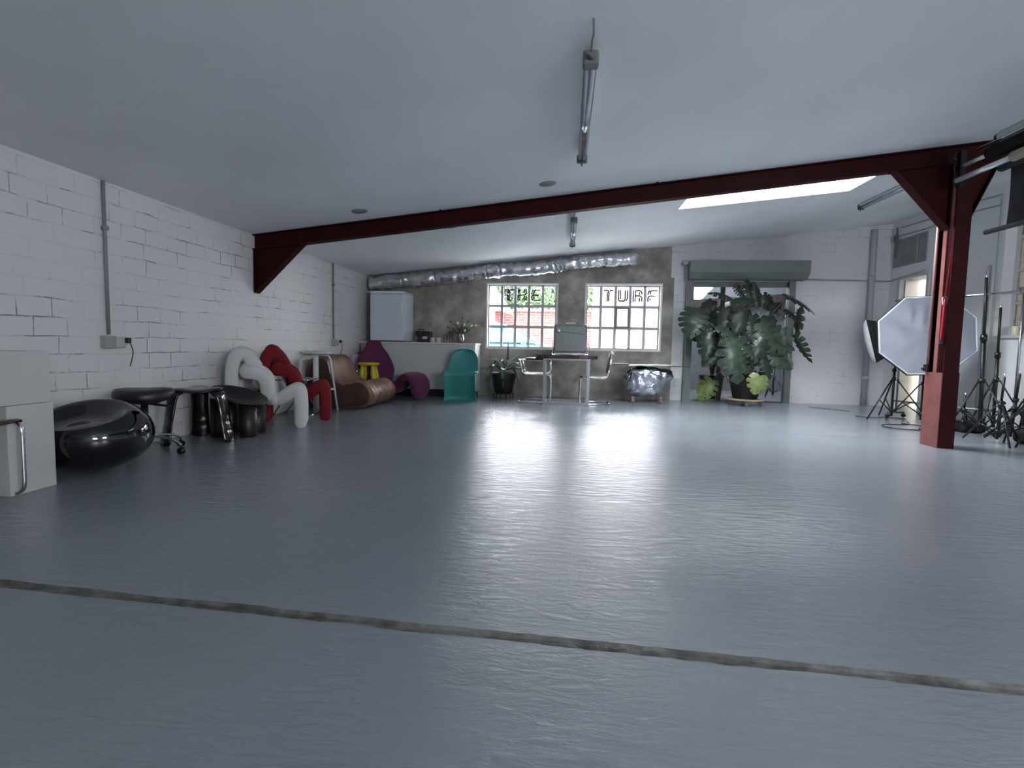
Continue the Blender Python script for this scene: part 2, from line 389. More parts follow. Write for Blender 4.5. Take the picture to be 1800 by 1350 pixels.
# right wall: doorway, small high window, recessed window towards the camera and an added, unseen window for fill light
b = MB()
def wr(y0, y1, z0, z1): b.bx(XR, XR+.3, y0, y1, z0, z1)
cuts = [(YF-.3, -2.6, None), (-2.6, -1.7, None), (-1.7, -.4, [(1.3, 2.5)]), (-.4, 5.6, None), (5.6, 7.23, [(1.16, 2.78)]), (7.23, 8.6, None), (8.6, 9.24, [(0, 2.12)]), (9.24, YB+.3, None)]
for y0, y1, hl in cuts:
    if not hl: wr(y0, y1, -.2, 3.5)
    else:
        z = -.2
        for a, c_ in hl:
            if a > 0: wr(y0, y1, z, a)
            z = c_
        wr(y0, y1, z, 3.5)
b.bx(XR-.012, XR, 8.66, 9.47, 2.30, 2.335)
struct(b.build('wall_right', m_wallR))
# wall behind the camera with a window added for fill light
b = MB(); wall_with_holes(XL-.3, XR+.3, [(2.9, 5.1, 1.2, 2.4)], 3.5, 0, b, YF-.3, YF)
struct(b.build('wall_front', m_wallR))

# windows
m_pane = glass_mat('window_glass', (.97, .99, 1.0), .03)
m_frame = pm('grey_window_steel', (172, 173, 175), .5)
m_trimw = pm('white_window_trim', (225, 225, 222), .5)
m_letter = pm('black_vinyl_lettering', (18, 18, 20), .6)
LET = {
 'T': [[(0, .97), (.42, .97), (.56, .86), (.56, 0)], [(.66, .97), (1, .97)], [(.38, .82), (.38, 0)]],
 'H': [[(0, .6), (.02, .85), (.09, 1)], [(.22, .65), (.22, 1)], [(.72, .7), (.72, 1)], [(.95, 1), (.95, .66), (.82, .52), (.12, .49), (0, .38), (0, 0)], [(.2, 0), (.2, .36)], [(.74, 0), (.74, .4)], [(.95, 0), (.95, .4)]],
 'E': [[(0, .58), (0, .8), (.15, 1)], [(.24, .62), (.24, .84), (.37, .97), (1, .97)], [(.78, .5), (.15, .5), (0, .4), (0, .15), (.15, .02), (1, .02)], [(.24, .17), (.24, .36)]],
 'U': [[(0, 1), (0, .15), (.12, .02), (.6, .02), (.75, .15), (.75, 1)], [(.2, 1), (.2, .2)], [(1, 1), (1, .25), (.86, .05)]],
 'R': [[(0, 0), (0, 1)], [(.22, 0), (.22, .97), (.78, .97), (.95, .82), (.95, .65)], [(.28, .5), (.78, .5), (.95, .36), (.95, 0)], [(.7, .62), (.7, .8)], [(.7, 0), (.7, .3)]],
 'F': [[(0, .6), (0, .8), (.15, 1)], [(.22, .65), (.22, .85), (.35, .97), (1, .97)], [(0, 0), (0, .36), (.15, .5), (.78, .5)], [(.22, .08), (.22, .3)]]}
def letter(ch, cx, cz, wd, ht, y, parent):
    b = MB(); t = .0125
    for pl in LET[ch]:
        P = fillet([(cx+(p[0]-.5)*wd, y, cz+(p[1]-.5)*ht) for p in pl], .02, 3)
        for i in range(len(P)-1):
            a, c_ = P[i], P[i+1]; d = (c_-a); 
            if d.length < 1e-5: continue
            nn = Vector((-d.z, 0, d.x)).normalized()*t; e = d.normalized()*t*.5
            b.prism([a-e-nn, c_+e-nn, c_+e+nn, a-e+nn], (0, .002, 0))
    o = b.build('letter', m_letter, parent); o['label'] = 'black striped letter ' + ch + ' on the glass'; return o
def lattice_window(n, W, letters, vent=False):
    x0, x1, z0, z1 = W; y = YB+.10
    b = MB()
    for (a, c_, d, e) in ((x0-.018, x0+.012, z0-.018, z1+.018), (x1-.012, x1+.018, z0-.018, z1+.018), (x0, x1, z0-.018, z0+.012), (x0, x1, z1-.012, z1+.018)):
        b.bx(a, c_, YB-.012, YB+.2, d, e)
    root = struct(b.build('window_%d' % n, m_trimw))
    xi0, xi1, zi0, zi1 = x0+.012, x1-.012, z0+.012, z1-.012; fr = .022
    b = MB(); b.bx(xi0, xi0+fr, y-.02, y+.03, zi0, zi1); b.bx(xi1-fr, xi1, y-.02, y+.03, zi0, zi1); b.bx(xi0, xi1, y-.02, y+.03, zi0, zi0+fr); b.bx(xi0, xi1, y-.02, y+.03, zi1-fr, zi1)
    b.build('frame', m_frame, root)
    b = MB(); cw = (xi1-xi0)/5; rh = (zi1-zi0)/3
    for i in range(1, 5): b.bx(xi0+i*cw-.023, xi0+i*cw+.023, y-.02, y+.02, zi0, zi1)
    for j in range(1, 3): b.bx(xi0, xi1, y-.02, y+.02, zi0+j*rh-.023, zi0+j*rh+.023)
    b.build('muntins', m_frame, root)
    if vent:
        b = MB(); a, c_, d, e = xi0+2*cw, xi0+3*cw, zi0+rh, zi0+2*rh
        for (p, q, s_, t_) in ((a, a+.038, d, e), (c_-.038, c_, d, e), (a, c_, d, d+.034), (a, c_, e-.034, e)): b.bx(p, q, y-.032, y+.01, s_, t_)
        b.build('vent_frame', pm('dark_vent_frame', (120, 121, 124), .5), root)
    b = MB(); b.bx(xi0, xi1, y+.022, y+.026, zi0, zi1); b.build('pane', m_pane, root)
    for i, ch in letters:
        letter(ch, xi0+(i+.5)*cw, zi0+2.53*rh, .158, .195, y-.024, root)
    return root
lattice_window(1, W1, [(1, 'T'), (2, 'H'), (3, 'E')])
lattice_window(2, W2, [(1, 'T'), (2, 'U'), (3, 'R'), (4, 'F')], vent=True)
# skylight
x0, x1, y0, y1 = SKY
b = MB()
for i in range(0, 5):
    x = x0 + (x1-x0)*i/4; wd = .03 if i in (0, 4) else .022
    b.prism([(x-wd, y0, ceil_z(x-wd)+.24), (x+wd, y0, ceil_z(x+wd)+.24), (x+wd, y0, ceil_z(x+wd)+.30), (x-wd, y0, ceil_z(x-wd)+.30)], (0, y1-y0, 0))
slopebox(b, x0, x1, y0-.01, y0+.03, .22, .30); slopebox(b, x0, x1, y1-.03, y1+.01, .22, .30)
sk = struct(b.build('window_3', pm('white_skylight_frame', (205, 208, 210), .5)))
b = MB(); slopebox(b, x0, x1, y0, y1, .305, .311); b.build('pane', m_pane, sk)
b = MB(); x0, x1, y0, y1 = SKY_FILL  # added skylight out of view, brightens the near part of the room
for i in range(0, 5):
    x = x0 + (x1-x0)*i/4
    b.prism([(x-.022, y0, ceil_z(x-.022)+.24), (x+.022, y0, ceil_z(x+.022)+.24), (x+.022, y0, ceil_z(x+.022)+.30), (x-.022, y0, ceil_z(x-.022)+.30)], (0, y1-y0, 0))
sk2 = struct(b.build('window_6', pm('white_skylight_frame', (205, 208, 210), .5)))
b = MB(); slopebox(b, x0, x1, y0, y1, .305, .311); b.build('pane', m_pane, sk2)
# recessed window in the right wall, between column and camera
b = MB()
b.bx(XR+.13, XR+.17, 5.6, 5.65, 1.16, 2.78); b.bx(XR+.13, XR+.17, 7.18, 7.23, 1.16, 2.78); b.bx(XR+.13, XR+.17, 5.6, 7.23, 1.16, 1.21); b.bx(XR+.13, XR+.17, 5.6, 7.23, 2.73, 2.78)
for z in (1.57, 1.98, 2.39): b.bx(XR+.13, XR+.17, 5.6, 7.23, z-.014, z+.014)
for y in (6.14, 6.66): b.bx(XR+.13, XR+.17, y-.014, y+.014, 1.16, 2.78)
w4 = struct(b.build('window_4', whitepaint))
b = MB(); b.bx(XR+.15, XR+.155, 5.6, 7.23, 1.16, 2.78); b.build('pane', glass_mat('dusty_glass', (.30, .29, .27), .05, .15), w4)
b = MB(); b.bx(XR-.03, XR+.16, 5.58, 7.25, 1.13, 1.163, bev=.004); b.build('window_sill', whitepaint, w4)
# small high window over the side doorway (painted panes)
b = MB()
for (a, c_, d, e) in ((8.66, 8.69, 2.34, 2.79), (9.44, 9.47, 2.34, 2.79), (8.66, 9.47, 2.34, 2.37), (8.66, 9.47, 2.76, 2.79), (8.88, 8.91, 2.34, 2.79)): b.bx(XR-.014, XR+.02, a, c_, d, e)
w5 = struct(b.build('window_5', pm('dull_grey_paint', (140, 145, 147), .6)))
b = MB(); b.bx(XR-.004, XR+.004, 8.67, 9.46, 2.35, 2.78); b.build('pane', pm('whitewashed_pane', (138, 142, 143), .35, var=.12, vscale=3), w5)
# two unseen windows added for fill light: right wall and behind the camera
def added_window(n, vertical, a0, a1, z0, z1, pos):
    b = MB()
    def q(p, r_, s_, t_):
        if vertical: b.bx(pos+.1, pos+.15, p, r_, s_, t_)
        else: b.bx(p, r_, pos-.15, pos-.1, s_, t_)
    q(a0, a0+.05, z0, z1); q(a1-.05, a1, z0, z1); q(a0, a1, z0, z0+.05); q(a0, a1, z1-.05, z1)
    k = 4
    for i in range(1, k): q(a0+(a1-a0)*i/k-.02, a0+(a1-a0)*i/k+.02, z0, z1)
    q(a0, a1, (z0+z1)/2-.02, (z0+z1)/2+.02)
    r_ = struct(b.build('window_%d' % n, whitepaint)); b = MB()
    if vertical: b.bx(pos+.12, pos+.124, a0, a1, z0, z1)
    else: b.bx(a0, a1, pos-.124, pos-.12, z0, z1)
    b.build('pane', m_pane, r_)

added_window(7, True, -1.7, -.4, 1.3, 2.5, XR)
added_window(8, False, 2.9, 5.1, 1.2, 2.4, YF)

# doorway in the back wall: grey-green frame and glazing
m_green = pm('grey_green_metal', (104, 113, 110), .45, var=.05, vscale=4)
b = MB(); y = YB+.06
for (a, c_, d, e) in ((2.14, 2.22, 0, 2.12), (3.86, 3.93, 0, 2.12), (2.14, 3.93, 2.03, 2.12), (2.14, 3.93, -.01, .02)): b.bx(a, c_, y, y+.06, d, e)
d1 = struct(b.build('door_1', m_green))
b = MB(); b.bx(2.72, 2.80, y, y+.06, .02, 2.03); b.build('mullion', pm('dark_brown_mullion', (62, 56, 54), .5), d1)
b = MB(); b.bx(2.22, 3.86, y+.03, y+.036, .02, 2.03); b.build('pane', glass_mat('door_glass', (.42, .44, .46), .04), d1)
# side doorway trim
b = MB(); b.bx(XR-.02, XR+.3, 9.24, 9.30, 0, 2.15); b.bx(XR-.02, XR+.3, 8.55, 8.6, 0, 2.15); b.bx(XR-.02, XR+.3, 8.55, 9.30, 2.12, 2.16)
d2 = struct(b.build('door_2', whitepaint))
b = MB(); b.bx(XR+.05, XR+.75, 9.20, 9.24, 0, 2.11, bev=.003); b.build('door_leaf', pm('cream_door', (190, 186, 174), .5), d2)

# ------------------------------------------------------------------ rolling shutter at the doorway
t = thing('rolling_shutter', 'grey-green rolling shutter box with guide rails over the doorway behind the monstera', 'roller shutter', (2.0, YB, 0))
b = MB(); X0, X1 = 2.10-2.0, 4.06-2.0
prof = [(0, 2.44), (-.30, 2.44), (-.30, 2.24), (-.20, 2.13), (0, 2.13)]
b.prism([(X0, p[0]+.0, p[1]) for p in prof], (X1-X0, 0, 0)); bmesh.ops.bevel(b.bm, geom=list(b.bm.edges), offset=.008, segments=2, affect='EDGES')
b.build('shutter_box', pm('shutter_green_grey', (112, 120, 116), .45, var=.06, vscale=2), t)
b = MB(); b.bx(X0-.0, X0+.13, -.07, 0, 0, 2.13)
for i in range(46): b.bx(X0+.035, X0+.115, -.078, -.068, .06+i*.045, .082+i*.045)
b.build('guide_rail', m_green, t)
b = MB(); b.bx(X1-.22, X1-.12, -.05, 0, 0, 2.13); b.build('guide_rail', m_green, t)
b = MB(); b.tube([(X0-.02, -.14, 2.40), (X0-.02, -.14, 2.1)], .012); b.box((X0-.05, -.12, 2.42), (.10, .14, .07), bev=.02); b.tube([(X0-.01, -.1, 2.1), (X0+.02, -.09, .25)], .006)
b.build('crank_rod', greypipe, t)

# ------------------------------------------------------------------ steelwork
m_red = pm('oxblood_steel_paint', (50, 11, 13), .6, var=.12, vscale=3, bump=.15, bscale=25, spec=.12)
def by(x): return 5.87 - (x+3.67)*.0455
t = thing('steel_beam', 'long oxblood red steel beam running across the sloping ceiling', 'beam', (0, by(0), 0))
ang = math.atan(-.0455)
b = MB(); b0 = by(0)
def beambox(b, x0, x1, dy0, dy1, lo, hi):
    P = [(x, by(x)-b0+dy0, ceil_z(x)+z) for x, z in ((x0, lo), (x1, lo), (x1, hi), (x0, hi))]
    b.prism(P, (0, dy1-dy0, 0))
beambox(b, XL+.0, XR, -.006, .006, -.165, .0); beambox(b, XL, XR, -.055, .055, -.012, .0); beambox(b, XL, XR, -.055, .055, -.175, -.162)
b.build('girder', m_red, t)
def gusset(x_in, x_out, zlow, bname, t, xo=0):
    zt0, zt1 = ceil_z(x_in)-.17, ceil_z(x_out)-.17
    b = MB(); y0 = by(x_in)-b0
    b.prism([(x_in-xo, y0-.006, zt0), (x_out-xo, y0-.006, zt1), (x_in-xo, y0-.006, zlow)], (0, .012, 0))
    a = Vector((x_in-xo, y0, zlow)); c_ = Vector((x_out-xo, y0, zt1)); d = (c_-a).normalized(); n_ = Vector((-d.z, 0, d.x))*.010
    if n_.z > 0: n_ = -n_
    b.prism([a+Vector((0, -.055, 0)), c_+Vector((0, -.055, 0)), c_+n_+Vector((0, -.055, 0)), a+n_+Vector((0, -.055, 0))], (0, .11, 0))
    b.prism([(x_in-xo, y0-.055, zt0), (x_in-xo+(.012 if x_out > x_in else -.012), y0-.055, zt0), (x_in-xo+(.012 if x_out > x_in else -.012), y0-.055, zlow), (x_in-xo, y0-.055, zlow)], (0, .11, 0))
    return b.build(bname, m_red, t)
gusset(XL+.01, -3.08, 1.50, 'bracket', t)
gusset(3.66, 3.15, 2.13, 'bracket', t)
gusset(3.81, 4.06, 2.20, 'bracket', t)
b = MB()
for x in (-1.4, .9): b.tube([(x, by(x)-b0-.06, ceil_z(x)-.003), (x, by(x)-b0-.085, ceil_z(x)-.003)], .012)
b.tube([(-3.02, -.02+by(-3.02)-b0, ceil_z(-3.02)-.17), (-3.02, -.02+by(-3.02)-b0, ceil_z(-3.02)-.20)], .009); b.tube([(3.1, by(3.1)-b0-.04, ceil_z(3.1)-.17), (3.1, by(3.1)-b0-.04, ceil_z(3.1)-.20)], .009)
b.build('bolts', m_red, t)
cx, cy = 3.735, 5.55
t = thing('steel_column', 'oxblood red steel column standing right of centre under the beam', 'column', (cx, cy, 0))
zt = ceil_z(cx)-.17
b = MB(); b.bx(-.07, .07, -.12, -.105, 0, zt); b.bx(-.07, .07, .105, .12, 0, zt); b.bx(-.008, .008, -.11, .11, 0, zt)
b.bx(-.074, .074, -.124, .124, 0, .74); b.build('shaft', m_red, t); b = MB(); b.bx(-.075, -.055, -.03, .02, .74, zt); b.build('edge_strip', pm('pale_red_paint', (128, 72, 68), .45, var=.1), t)
b = MB(); b.bx(-.080, -.0745, -.122, .122, .004, .738); b.build('casing_plate', pm('pale_red_paint', (128, 72, 68), .45, var=.1), t)  # left face plated in a paler red than the shaft
b = MB(); b.tube([(-.075, .10, .78), (-.075, .10, zt)], .013); b.build('cable_conduit', pm('worn_pink_conduit', (168, 128, 124), .4), t)
b = MB(); b.box((-.085, .09, .78), (.05, .05, .075), bev=.008); b.tube([(-.10, .09, .77), (-.135, .09, .77)], .014); b.build('switch_box', blackpl, t)
# strap with carabiner hanging on the column
t = thing('ratchet_strap', 'red ratchet strap hanging in a loop from a hook on the column', 'strap', (cx-.09, cy-.09, 1.45))
b = MB(); b.tube(spline([(0, 0, 0), (-.012, -.01, -.2), (-.008, 0, -.4), (.01, .01, -.2), (.005, .005, 0), (.02, 0, .3), (.03, 0, .72)], 6), .011, 6, flat=.3); b.build('webbing', pm('red_webbing', (176, 20, 45), .7), t)
b = MB(); b.tube(fillet([(0, 0, .03), (-.035, -.02, .01), (-.03, -.02, -.06), (.01, -.01, -.05), (.03, 0, .02), (0, 0, .03)], .015), .0045, 8); b.build('carabiner', chrome, t)
b = MB(); b.box((-.005, 0, -.41), (.02, .03, .05), bev=.004); b.build('buckle', blackmet, t)
# ------------------------------------------------------------------ ceiling fittings
m_clear = pm('clear_diffuser', (196, 203, 210), .18, 0, spec=.7)
def tube_light(label, x, y0, ln, zdrop, hook=False, wd=.045):
    zc = ceil_z(x)-zdrop
    t = thing('fluorescent_light', label, 'ceiling light', (x, y0, zc), 0, 'fluorescent battens')
    b = MB(); b.tube([(0, .07, 0), (0, ln-.04, 0)], wd*.8, 16, flat=.85); b.build('diffuser', glass_mat('diffuser_plastic', (.86, .9, .95), .22, .12) if 'diffuser_plastic' not in MATS else MATS['diffuser_plastic'], t)
    b = MB(); b.bx(-wd*.7, wd*.7, .05, ln-.03, .012, .04, bev=.004); b.build('reflector_tray', pm('white_reflector', (205, 210, 216), .25), t)
    for s in (-1, 1):
        b = MB(); b.tube([(s*wd*.36, .06, -.006), (s*wd*.36, ln-.05, -.006)], .012, 10); b.build('lamp_tube', pm('lamp_glass', (226, 230, 234), .15), t)
    b = MB(); b.box((0, .035, .004), (wd*1.9, .075, .075), bev=.012); b.tube([(0, .0, .0), (0, -.045, .0)], .016); b.build('end_cap', pm('grey_end_cap', (104, 106, 104), .5), t)
    b = MB(); b.box((0, ln-.012, .004), (wd*1.9, .03, .07), bev=.01); b.tube([(0, ln-.005, -.03), (0, ln+.012, -.04)], .008); b.build('end_cap', pm('grey_end_cap', (104, 106, 104), .5), t)
    for y in (.3, ln-.3):
        b = MB(); b.bx(-.012, .012, y-.01, y+.01, .03, zdrop-.003); b.build('clip', chrome, t); b = MB()
    b.bm.free()
    if hook:
        b = MB(); b.tube(spline([(0, -.03, 0), (.0, -.10, .03), (.005, -.16, .03), (0, -.22, zdrop-.002)], 5), .0055, 6); b.build('cable', pm('grey_cable', (120, 124, 126), .5), t)
    return t
tube_light('unlit fluorescent batten on the ceiling nearest the camera, hung on a short cable', .10, 2.93, 1.55, .07, hook=True)
tube_light('small-looking unlit fluorescent batten on the ceiling behind the beam, above the windows', .07, 6.45, 1.55, .09, hook=True)
tube_light('unlit fluorescent batten at the far right of the ceiling, right of the skylight', 3.98, 6.2, 1.5, .05)
for x, y, lb in ((-2.20, 5.40, 'grey round blanking disc on the ceiling, leftmost, in front of the beam'), (-.21, 5.22, 'grey round blanking disc on the ceiling in front of the beam, near the middle'), (-1.45, 6.45, 'grey round blanking disc on the ceiling just behind the beam')):
    b = MB(); b.lathe([(0, -.012), (.055, -.012), (.075, -.006), (.085, 0)], n=28, cap=False); o = b.build('ceiling_disc', pm('grey_disc', (126, 130, 132), .5)); o.location = (x, y, ceil_z(x)-.001); o.rotation_euler = (0, -math.atan(.1013), 0)
    tag(o, lb, 'ceiling disc', 'ceiling discs')

# foil ventilation duct under the ceiling along the back wall
m_foil = pm('aluminium_foil', (212, 214, 217), .28, .9, bump=1, bscale=11, rvar=.12)
t = thing('foil_duct', 'crumpled silver foil ventilation duct running under the ceiling along the back wall', 'duct', (0, 9.35, 0))
def ductp(s):
    x = -3.60 + s*4.72
    return Vector((x, 0.01*sin(s*9), ceil_z(x) - .165 + .012*sin(s*17)))
seg = [0, .13, .26, .46, .51, .72, .745, 1.0]
for i in range(len(seg)-1):
    b = MB(); a, c_ = seg[i], seg[i+1]; n = max(8, int((c_-a)*160)); joint = (c_-a) < .08
    R0 = .125-.02*a
    pts = [ductp(a+(c_-a)*k/(n-1)) for k in range(n)]
    b.tube(pts, [R0*(1.08 if joint else 1.0) + .006*sin(k*1.3) for k in range(n)], 30)
    for v in b.bm.verts:
        p = v.co; q = noise.noise(Vector((p.x*7+i*3, p.y*9, p.z*9)))*.022 + noise.noise(Vector((p.x*22, p.y*22, p.z*22)))*(.014 if joint else .008)
        cc = ductp((p.x+3.6)/4.72); d = (p-cc); d.x = 0
        if d.length > 1e-4: v.co += d.normalized()*q
        lim = ceil_z(v.co.x)-.012
        if v.co.z > lim: v.co.z = lim
    o = b.build('tape_joint' if joint else 'duct_section', m_foil, t)
b = MB(); P = [ductp(1)+Vector(q) for q in ((-.05, 0, 0), (.02, .02, 0), (.05, .08, -.0), (.06, .17, -.01))]; b.tube(spline(P, 5), [.11]*15+[.10], 20); b.build('duct_elbow', m_foil, t)
# small bulbs of dark insulation at the corner
# conduits and sockets on the left wall
def wall_conduit(y, zb, label, sock):
    t = thing('wall_conduit', label, 'electrical conduit', (XL, y, zb), 0, 'conduits on the left wall')
    b = MB(); b.tube([(.018, 0, .06), (.018, 0, 2.165-zb)], .013, 10)
    b.tube([(.0, 0, .9), (.04, 0, .9)], .02); b.build('pipe', pm('left_wall_conduit', (128, 133, 136), .45), t)
    b = MB(); b.box((.03, -.02, 0), (.06, .09, .10), bev=.008); b.build('socket_box', pm('grey_socket', (150, 153, 152), .45), t)
    b = MB(); b.box((.03, .075, .0), (.06, .09, .09), bev=.01); b.build('socket_outlet', pm('off_white_socket', (182, 182, 178), .45), t)
    b = MB(); b.box((.075, .12, .015), (.04, .03, .045), bev=.006); b.tube(spline([(.08, .13, 0), (.09, .15, -.08), (.05, .16, -.2)], 5), .004, 6); b.build('plug', blackpl, t)
wall_conduit(3.83, .90, 'grey vertical conduit with sockets on the white block wall above the black pouf', 1)
wall_conduit(7.91, .93, 'grey vertical conduit with a socket on the left wall near the fridge', 2)
# pipes on the back and right walls
t = thing('drain_pipe', 'painted vertical pipe with a bend standing in the back right corner', 'pipe', (5.16, YB, 0))
b = MB(); b.tube(fillet([(0, -.05, .02), (0, -.05, 2.93), (0, -.052, 2.99)], .05), .048, 16); b.build('pipe', pm('pipe_white', (158, 164, 166), .5), t)
for z in (.45, 2.15): b = MB(); b.tube([(0, -.05, z), (0, -.05, z+.06)], .056, 16); b.build('collar', pm('pipe_white', (158, 164, 166), .5), t)
t = thing('surface_cable', 'thin painted conduit running level from the shutter box round the right corner', 'conduit', (0, 0, 0))
b = MB(); b.bend([(4.07, YB-.02, 2.16), (XR-.02, YB-.02, 2.13), (XR-.02, 8.62, 2.19)], .013, .03); b.build('pipe', greypipe, t)
t = thing('ceiling_cable', 'pair of thin cables drooping along the top of the right wall', 'cable', (0, 0, 0))
for dz in (0, -.13):
    b = MB(); b.tube(spline([(XR-.02, 9.3, 2.98+dz), (XR-.02, 8.6, 2.96+dz), (XR-.02, 7.9, 2.98+dz), (XR-.02, 7.3, 2.95+dz)], 8), .009, 6); b.build('cable', greypipe, t)
b = MB(); b.tube([(XR-.02, 9.4, 2.5), (XR-.02, 9.4, 3.0)], .012, 8); b.box((XR-.03, 9.4, 2.82), (.05, .06, .12), bev=.01); b.build('junction_box', pm('dark_junction', (96, 100, 100), .5), t)
t = thing('vertical_pipe', 'pale vertical pipe on the right wall behind the tall black stands', 'pipe', (XR-.03, 7.42, 0))
b = MB(); b.tube([(0, 0, .05), (0, 0, 2.0), (.02, .0, 2.08)], .02, 10); b.tube([(.0, -.12, .05), (.0, -.12, 2.9)], .008, 8); b.build('pipe', pm('pipe_white', (158, 164, 166), .5), t)

# ------------------------------------------------------------------ kitchen corner
m_cab = pm('grey_cabinet_laminate', (186, 190, 189), .4, var=.02, vscale=2)
t = thing('sideboard', 'long grey-white counter cabinet with black plinth against the back wall', 'cabinet', (-2.6, 9.2, 0))
x0, x1, yf, yb, zt = -3.62+2.6, -1.56+2.6, 8.93-9.2, 9.50-9.2, .93
b = MB(); b.bx(x0, x1-.02, yf+.02, yb, .135, zt); b.build('carcass', m_cab, t)
b = MB(); b.bx(x0, x1-.02, yf, yf+.018, .135, zt-.004, bev=.002); b.build('front_panel', m_cab, t)
b = MB(); b.bx(x1-.02, x1, yf, yb, .10, zt, bev=.002); b.build('side_panel', pm('white_laminate', (206, 208, 206), .4), t)
b = MB(); b.bx(x0, x1-.04, yf+.06, yb, 0, .135); b.build('plinth', pm('black_plinth', (12, 12, 13), .6), t)
o = MB().bx(-3.66, -1.545, 8.91, 9.52, .93, .958, bev=.003).build('worktop', pm('white_worktop', (206, 207, 204), .35)); tag(o, 'thin pale worktop lying on the long counter cabinet', 'worktop')
ZT = .958
# fridge
t = thing('small_fridge', 'small white table-top fridge standing on the counter in the corner', 'fridge', (-3.14, 8.93, ZT))
m_fr = pm('white_enamel', (198, 206, 218), .3)
b = MB(); b.bx(-.31, .30, .045, .57, .015, .85, bev=.006); b.build('body', pm('white_enamel_side', (222, 226, 232), .35), t)
b = MB(); b.bx(-.31, .30, 0, .043, .02, .83, bev=.012); b.build('door', m_fr, t)
b = MB(); b.bx(.255, .285, -.018, 0.004, .48, .70, bev=.006); b.build('handle', pm('white_enamel_side', (222, 226, 232), .35), t)
b = MB(); b.bx(-.315, .305, -.005, .575, .852, .885, bev=.006); b.build('top_board', pm('white_enamel_side', (222, 226, 232), .35), t)
for sx in (-.27, .26):
    for sy in (.08, .5): b = MB(); b.lathe([(.018, 0), (.018, .015)], (sx, sy, 0), 12); b.build('foot', blackpl, t)
b = MB(); b.bx(-.29, -.25, -.008, -.004, .865, .873); b.build('badge', steelgrey, t)
# coffee machine
t = thing('coffee_machine', 'small black capsule coffee machine on the counter right of the fridge', 'coffee machine', (-2.54, 9.1, ZT))
b = MB(); b.bx(-.10, .10, -.02, .14, 0, .20, bev=.012); b.bx(-.10, .02, -.12, -.02, .11, .20, bev=.01); b.build('body', blackpl, t)
b = MB(); b.bx(-.10, .10, -.13, -.02, 0, .02, bev=.004); b.build('drip_tray', blackpl, t)
b = MB(); b.bx(.0, .085, -.026, -.018, .06, .105); b.build('badge', pm('silver_label', (170, 170, 168), .4), t)
b = MB(); b.bend([(-.08, -.0, .2), (-.08, 0, .225), (.02, 0, .225), (.02, 0, .2)], .007, .02); b.build('lever', blackmet, t)
b = MB(); b.bx(.105, .15, 0, .13, .0, .19, bev=.01); b.build('water_tank', glass_mat('smoke_tank', (.3, .3, .32), .08), t)
# mugs
m_mug = pm('white_ceramic', (205, 202, 192), .3)
for i, (x, y, s, lb) in enumerate([(-2.35, 9.08, 1, 'white mug on the counter, next to the coffee machine'), (-2.24, 9.06, 1.05, 'white mug on the counter, right one of the pair')]):
    t = thing('mug', lb, 'mug', (x, y, ZT), .6+i*1.9, 'white mugs on the counter')
    b = MB(); b.lathe([(.0, .001), (.032, 0), (.04, .01), (.041, .085), (.037, .085), (.036, .012), (.0, .01)], n=24, cap=False); b.build('cup', m_mug, t)
    b = MB(); b.tube(spline([(.038, 0, .07), (.068, 0, .062), (.068, 0, .03), (.038, 0, .022)], 5), .005, 8); b.build('handle', m_mug, t)
m_gl = glass_mat('drinking_glass', (.93, .95, .95), .12)
for x, y, h, r_, lb in [(-2.14, 9.16, .14, .035, 'low drinking glass on the counter beside the mugs'), (-2.05, 9.2, .21, .035, 'tall drinking glass on the counter left of the tulips')]:
    b = MB(); b.lathe([(0, .0), (r_*.8, 0), (r_, h), (r_-.003, h), (r_*.8-.003, .008), (0, .008)], n=24, cap=False); o = b.build('drinking_glass', m_gl); o.location = (x, y, ZT); tag(o, lb, 'glass', 'glasses on the counter')
# vase of tulips
t = thing('vase', 'clear glass vase holding tulips on the right part of the counter', 'vase', (-1.86, 9.15, ZT))
b = MB(); b.lathe([(0, 0), (.045, 0), (.062, .03), (.065, .08), (.05, .14), (.055, .19), (.052, .19), (.047, .14), (.061, .08), (.058, .03), (.04, .008), (0, .008)], n=28, cap=False); b.build('glass', m_gl, t)
b = MB(); b.lathe([(0, .009), (.04, .009), (.057, .03), (.06, .08), (.053, .11), (0, .11)], n=24, cap=False); b.build('water', glass_mat('vase_water', (.85, .88, .8), .06), t)
m_stem = pm('tulip_green', (62, 82, 44), .5); m_tul = pm('cream_tulip', (206, 200, 178), .6); m_tul2 = pm('dark_tulip_bud', (60, 72, 40), .6)
random.seed(3)
spread = [(-.30, .02, .27), (-.22, -.03, .36), (-.12, .04, .30), (-.05, -.04, .33), (.02, .02, .43), (.08, -.02, .30), (.15, .05, .37), (.24, -.03, .29), (.33, .02, .30), (-.27, .03, .15), (.10, -.05, .20)]
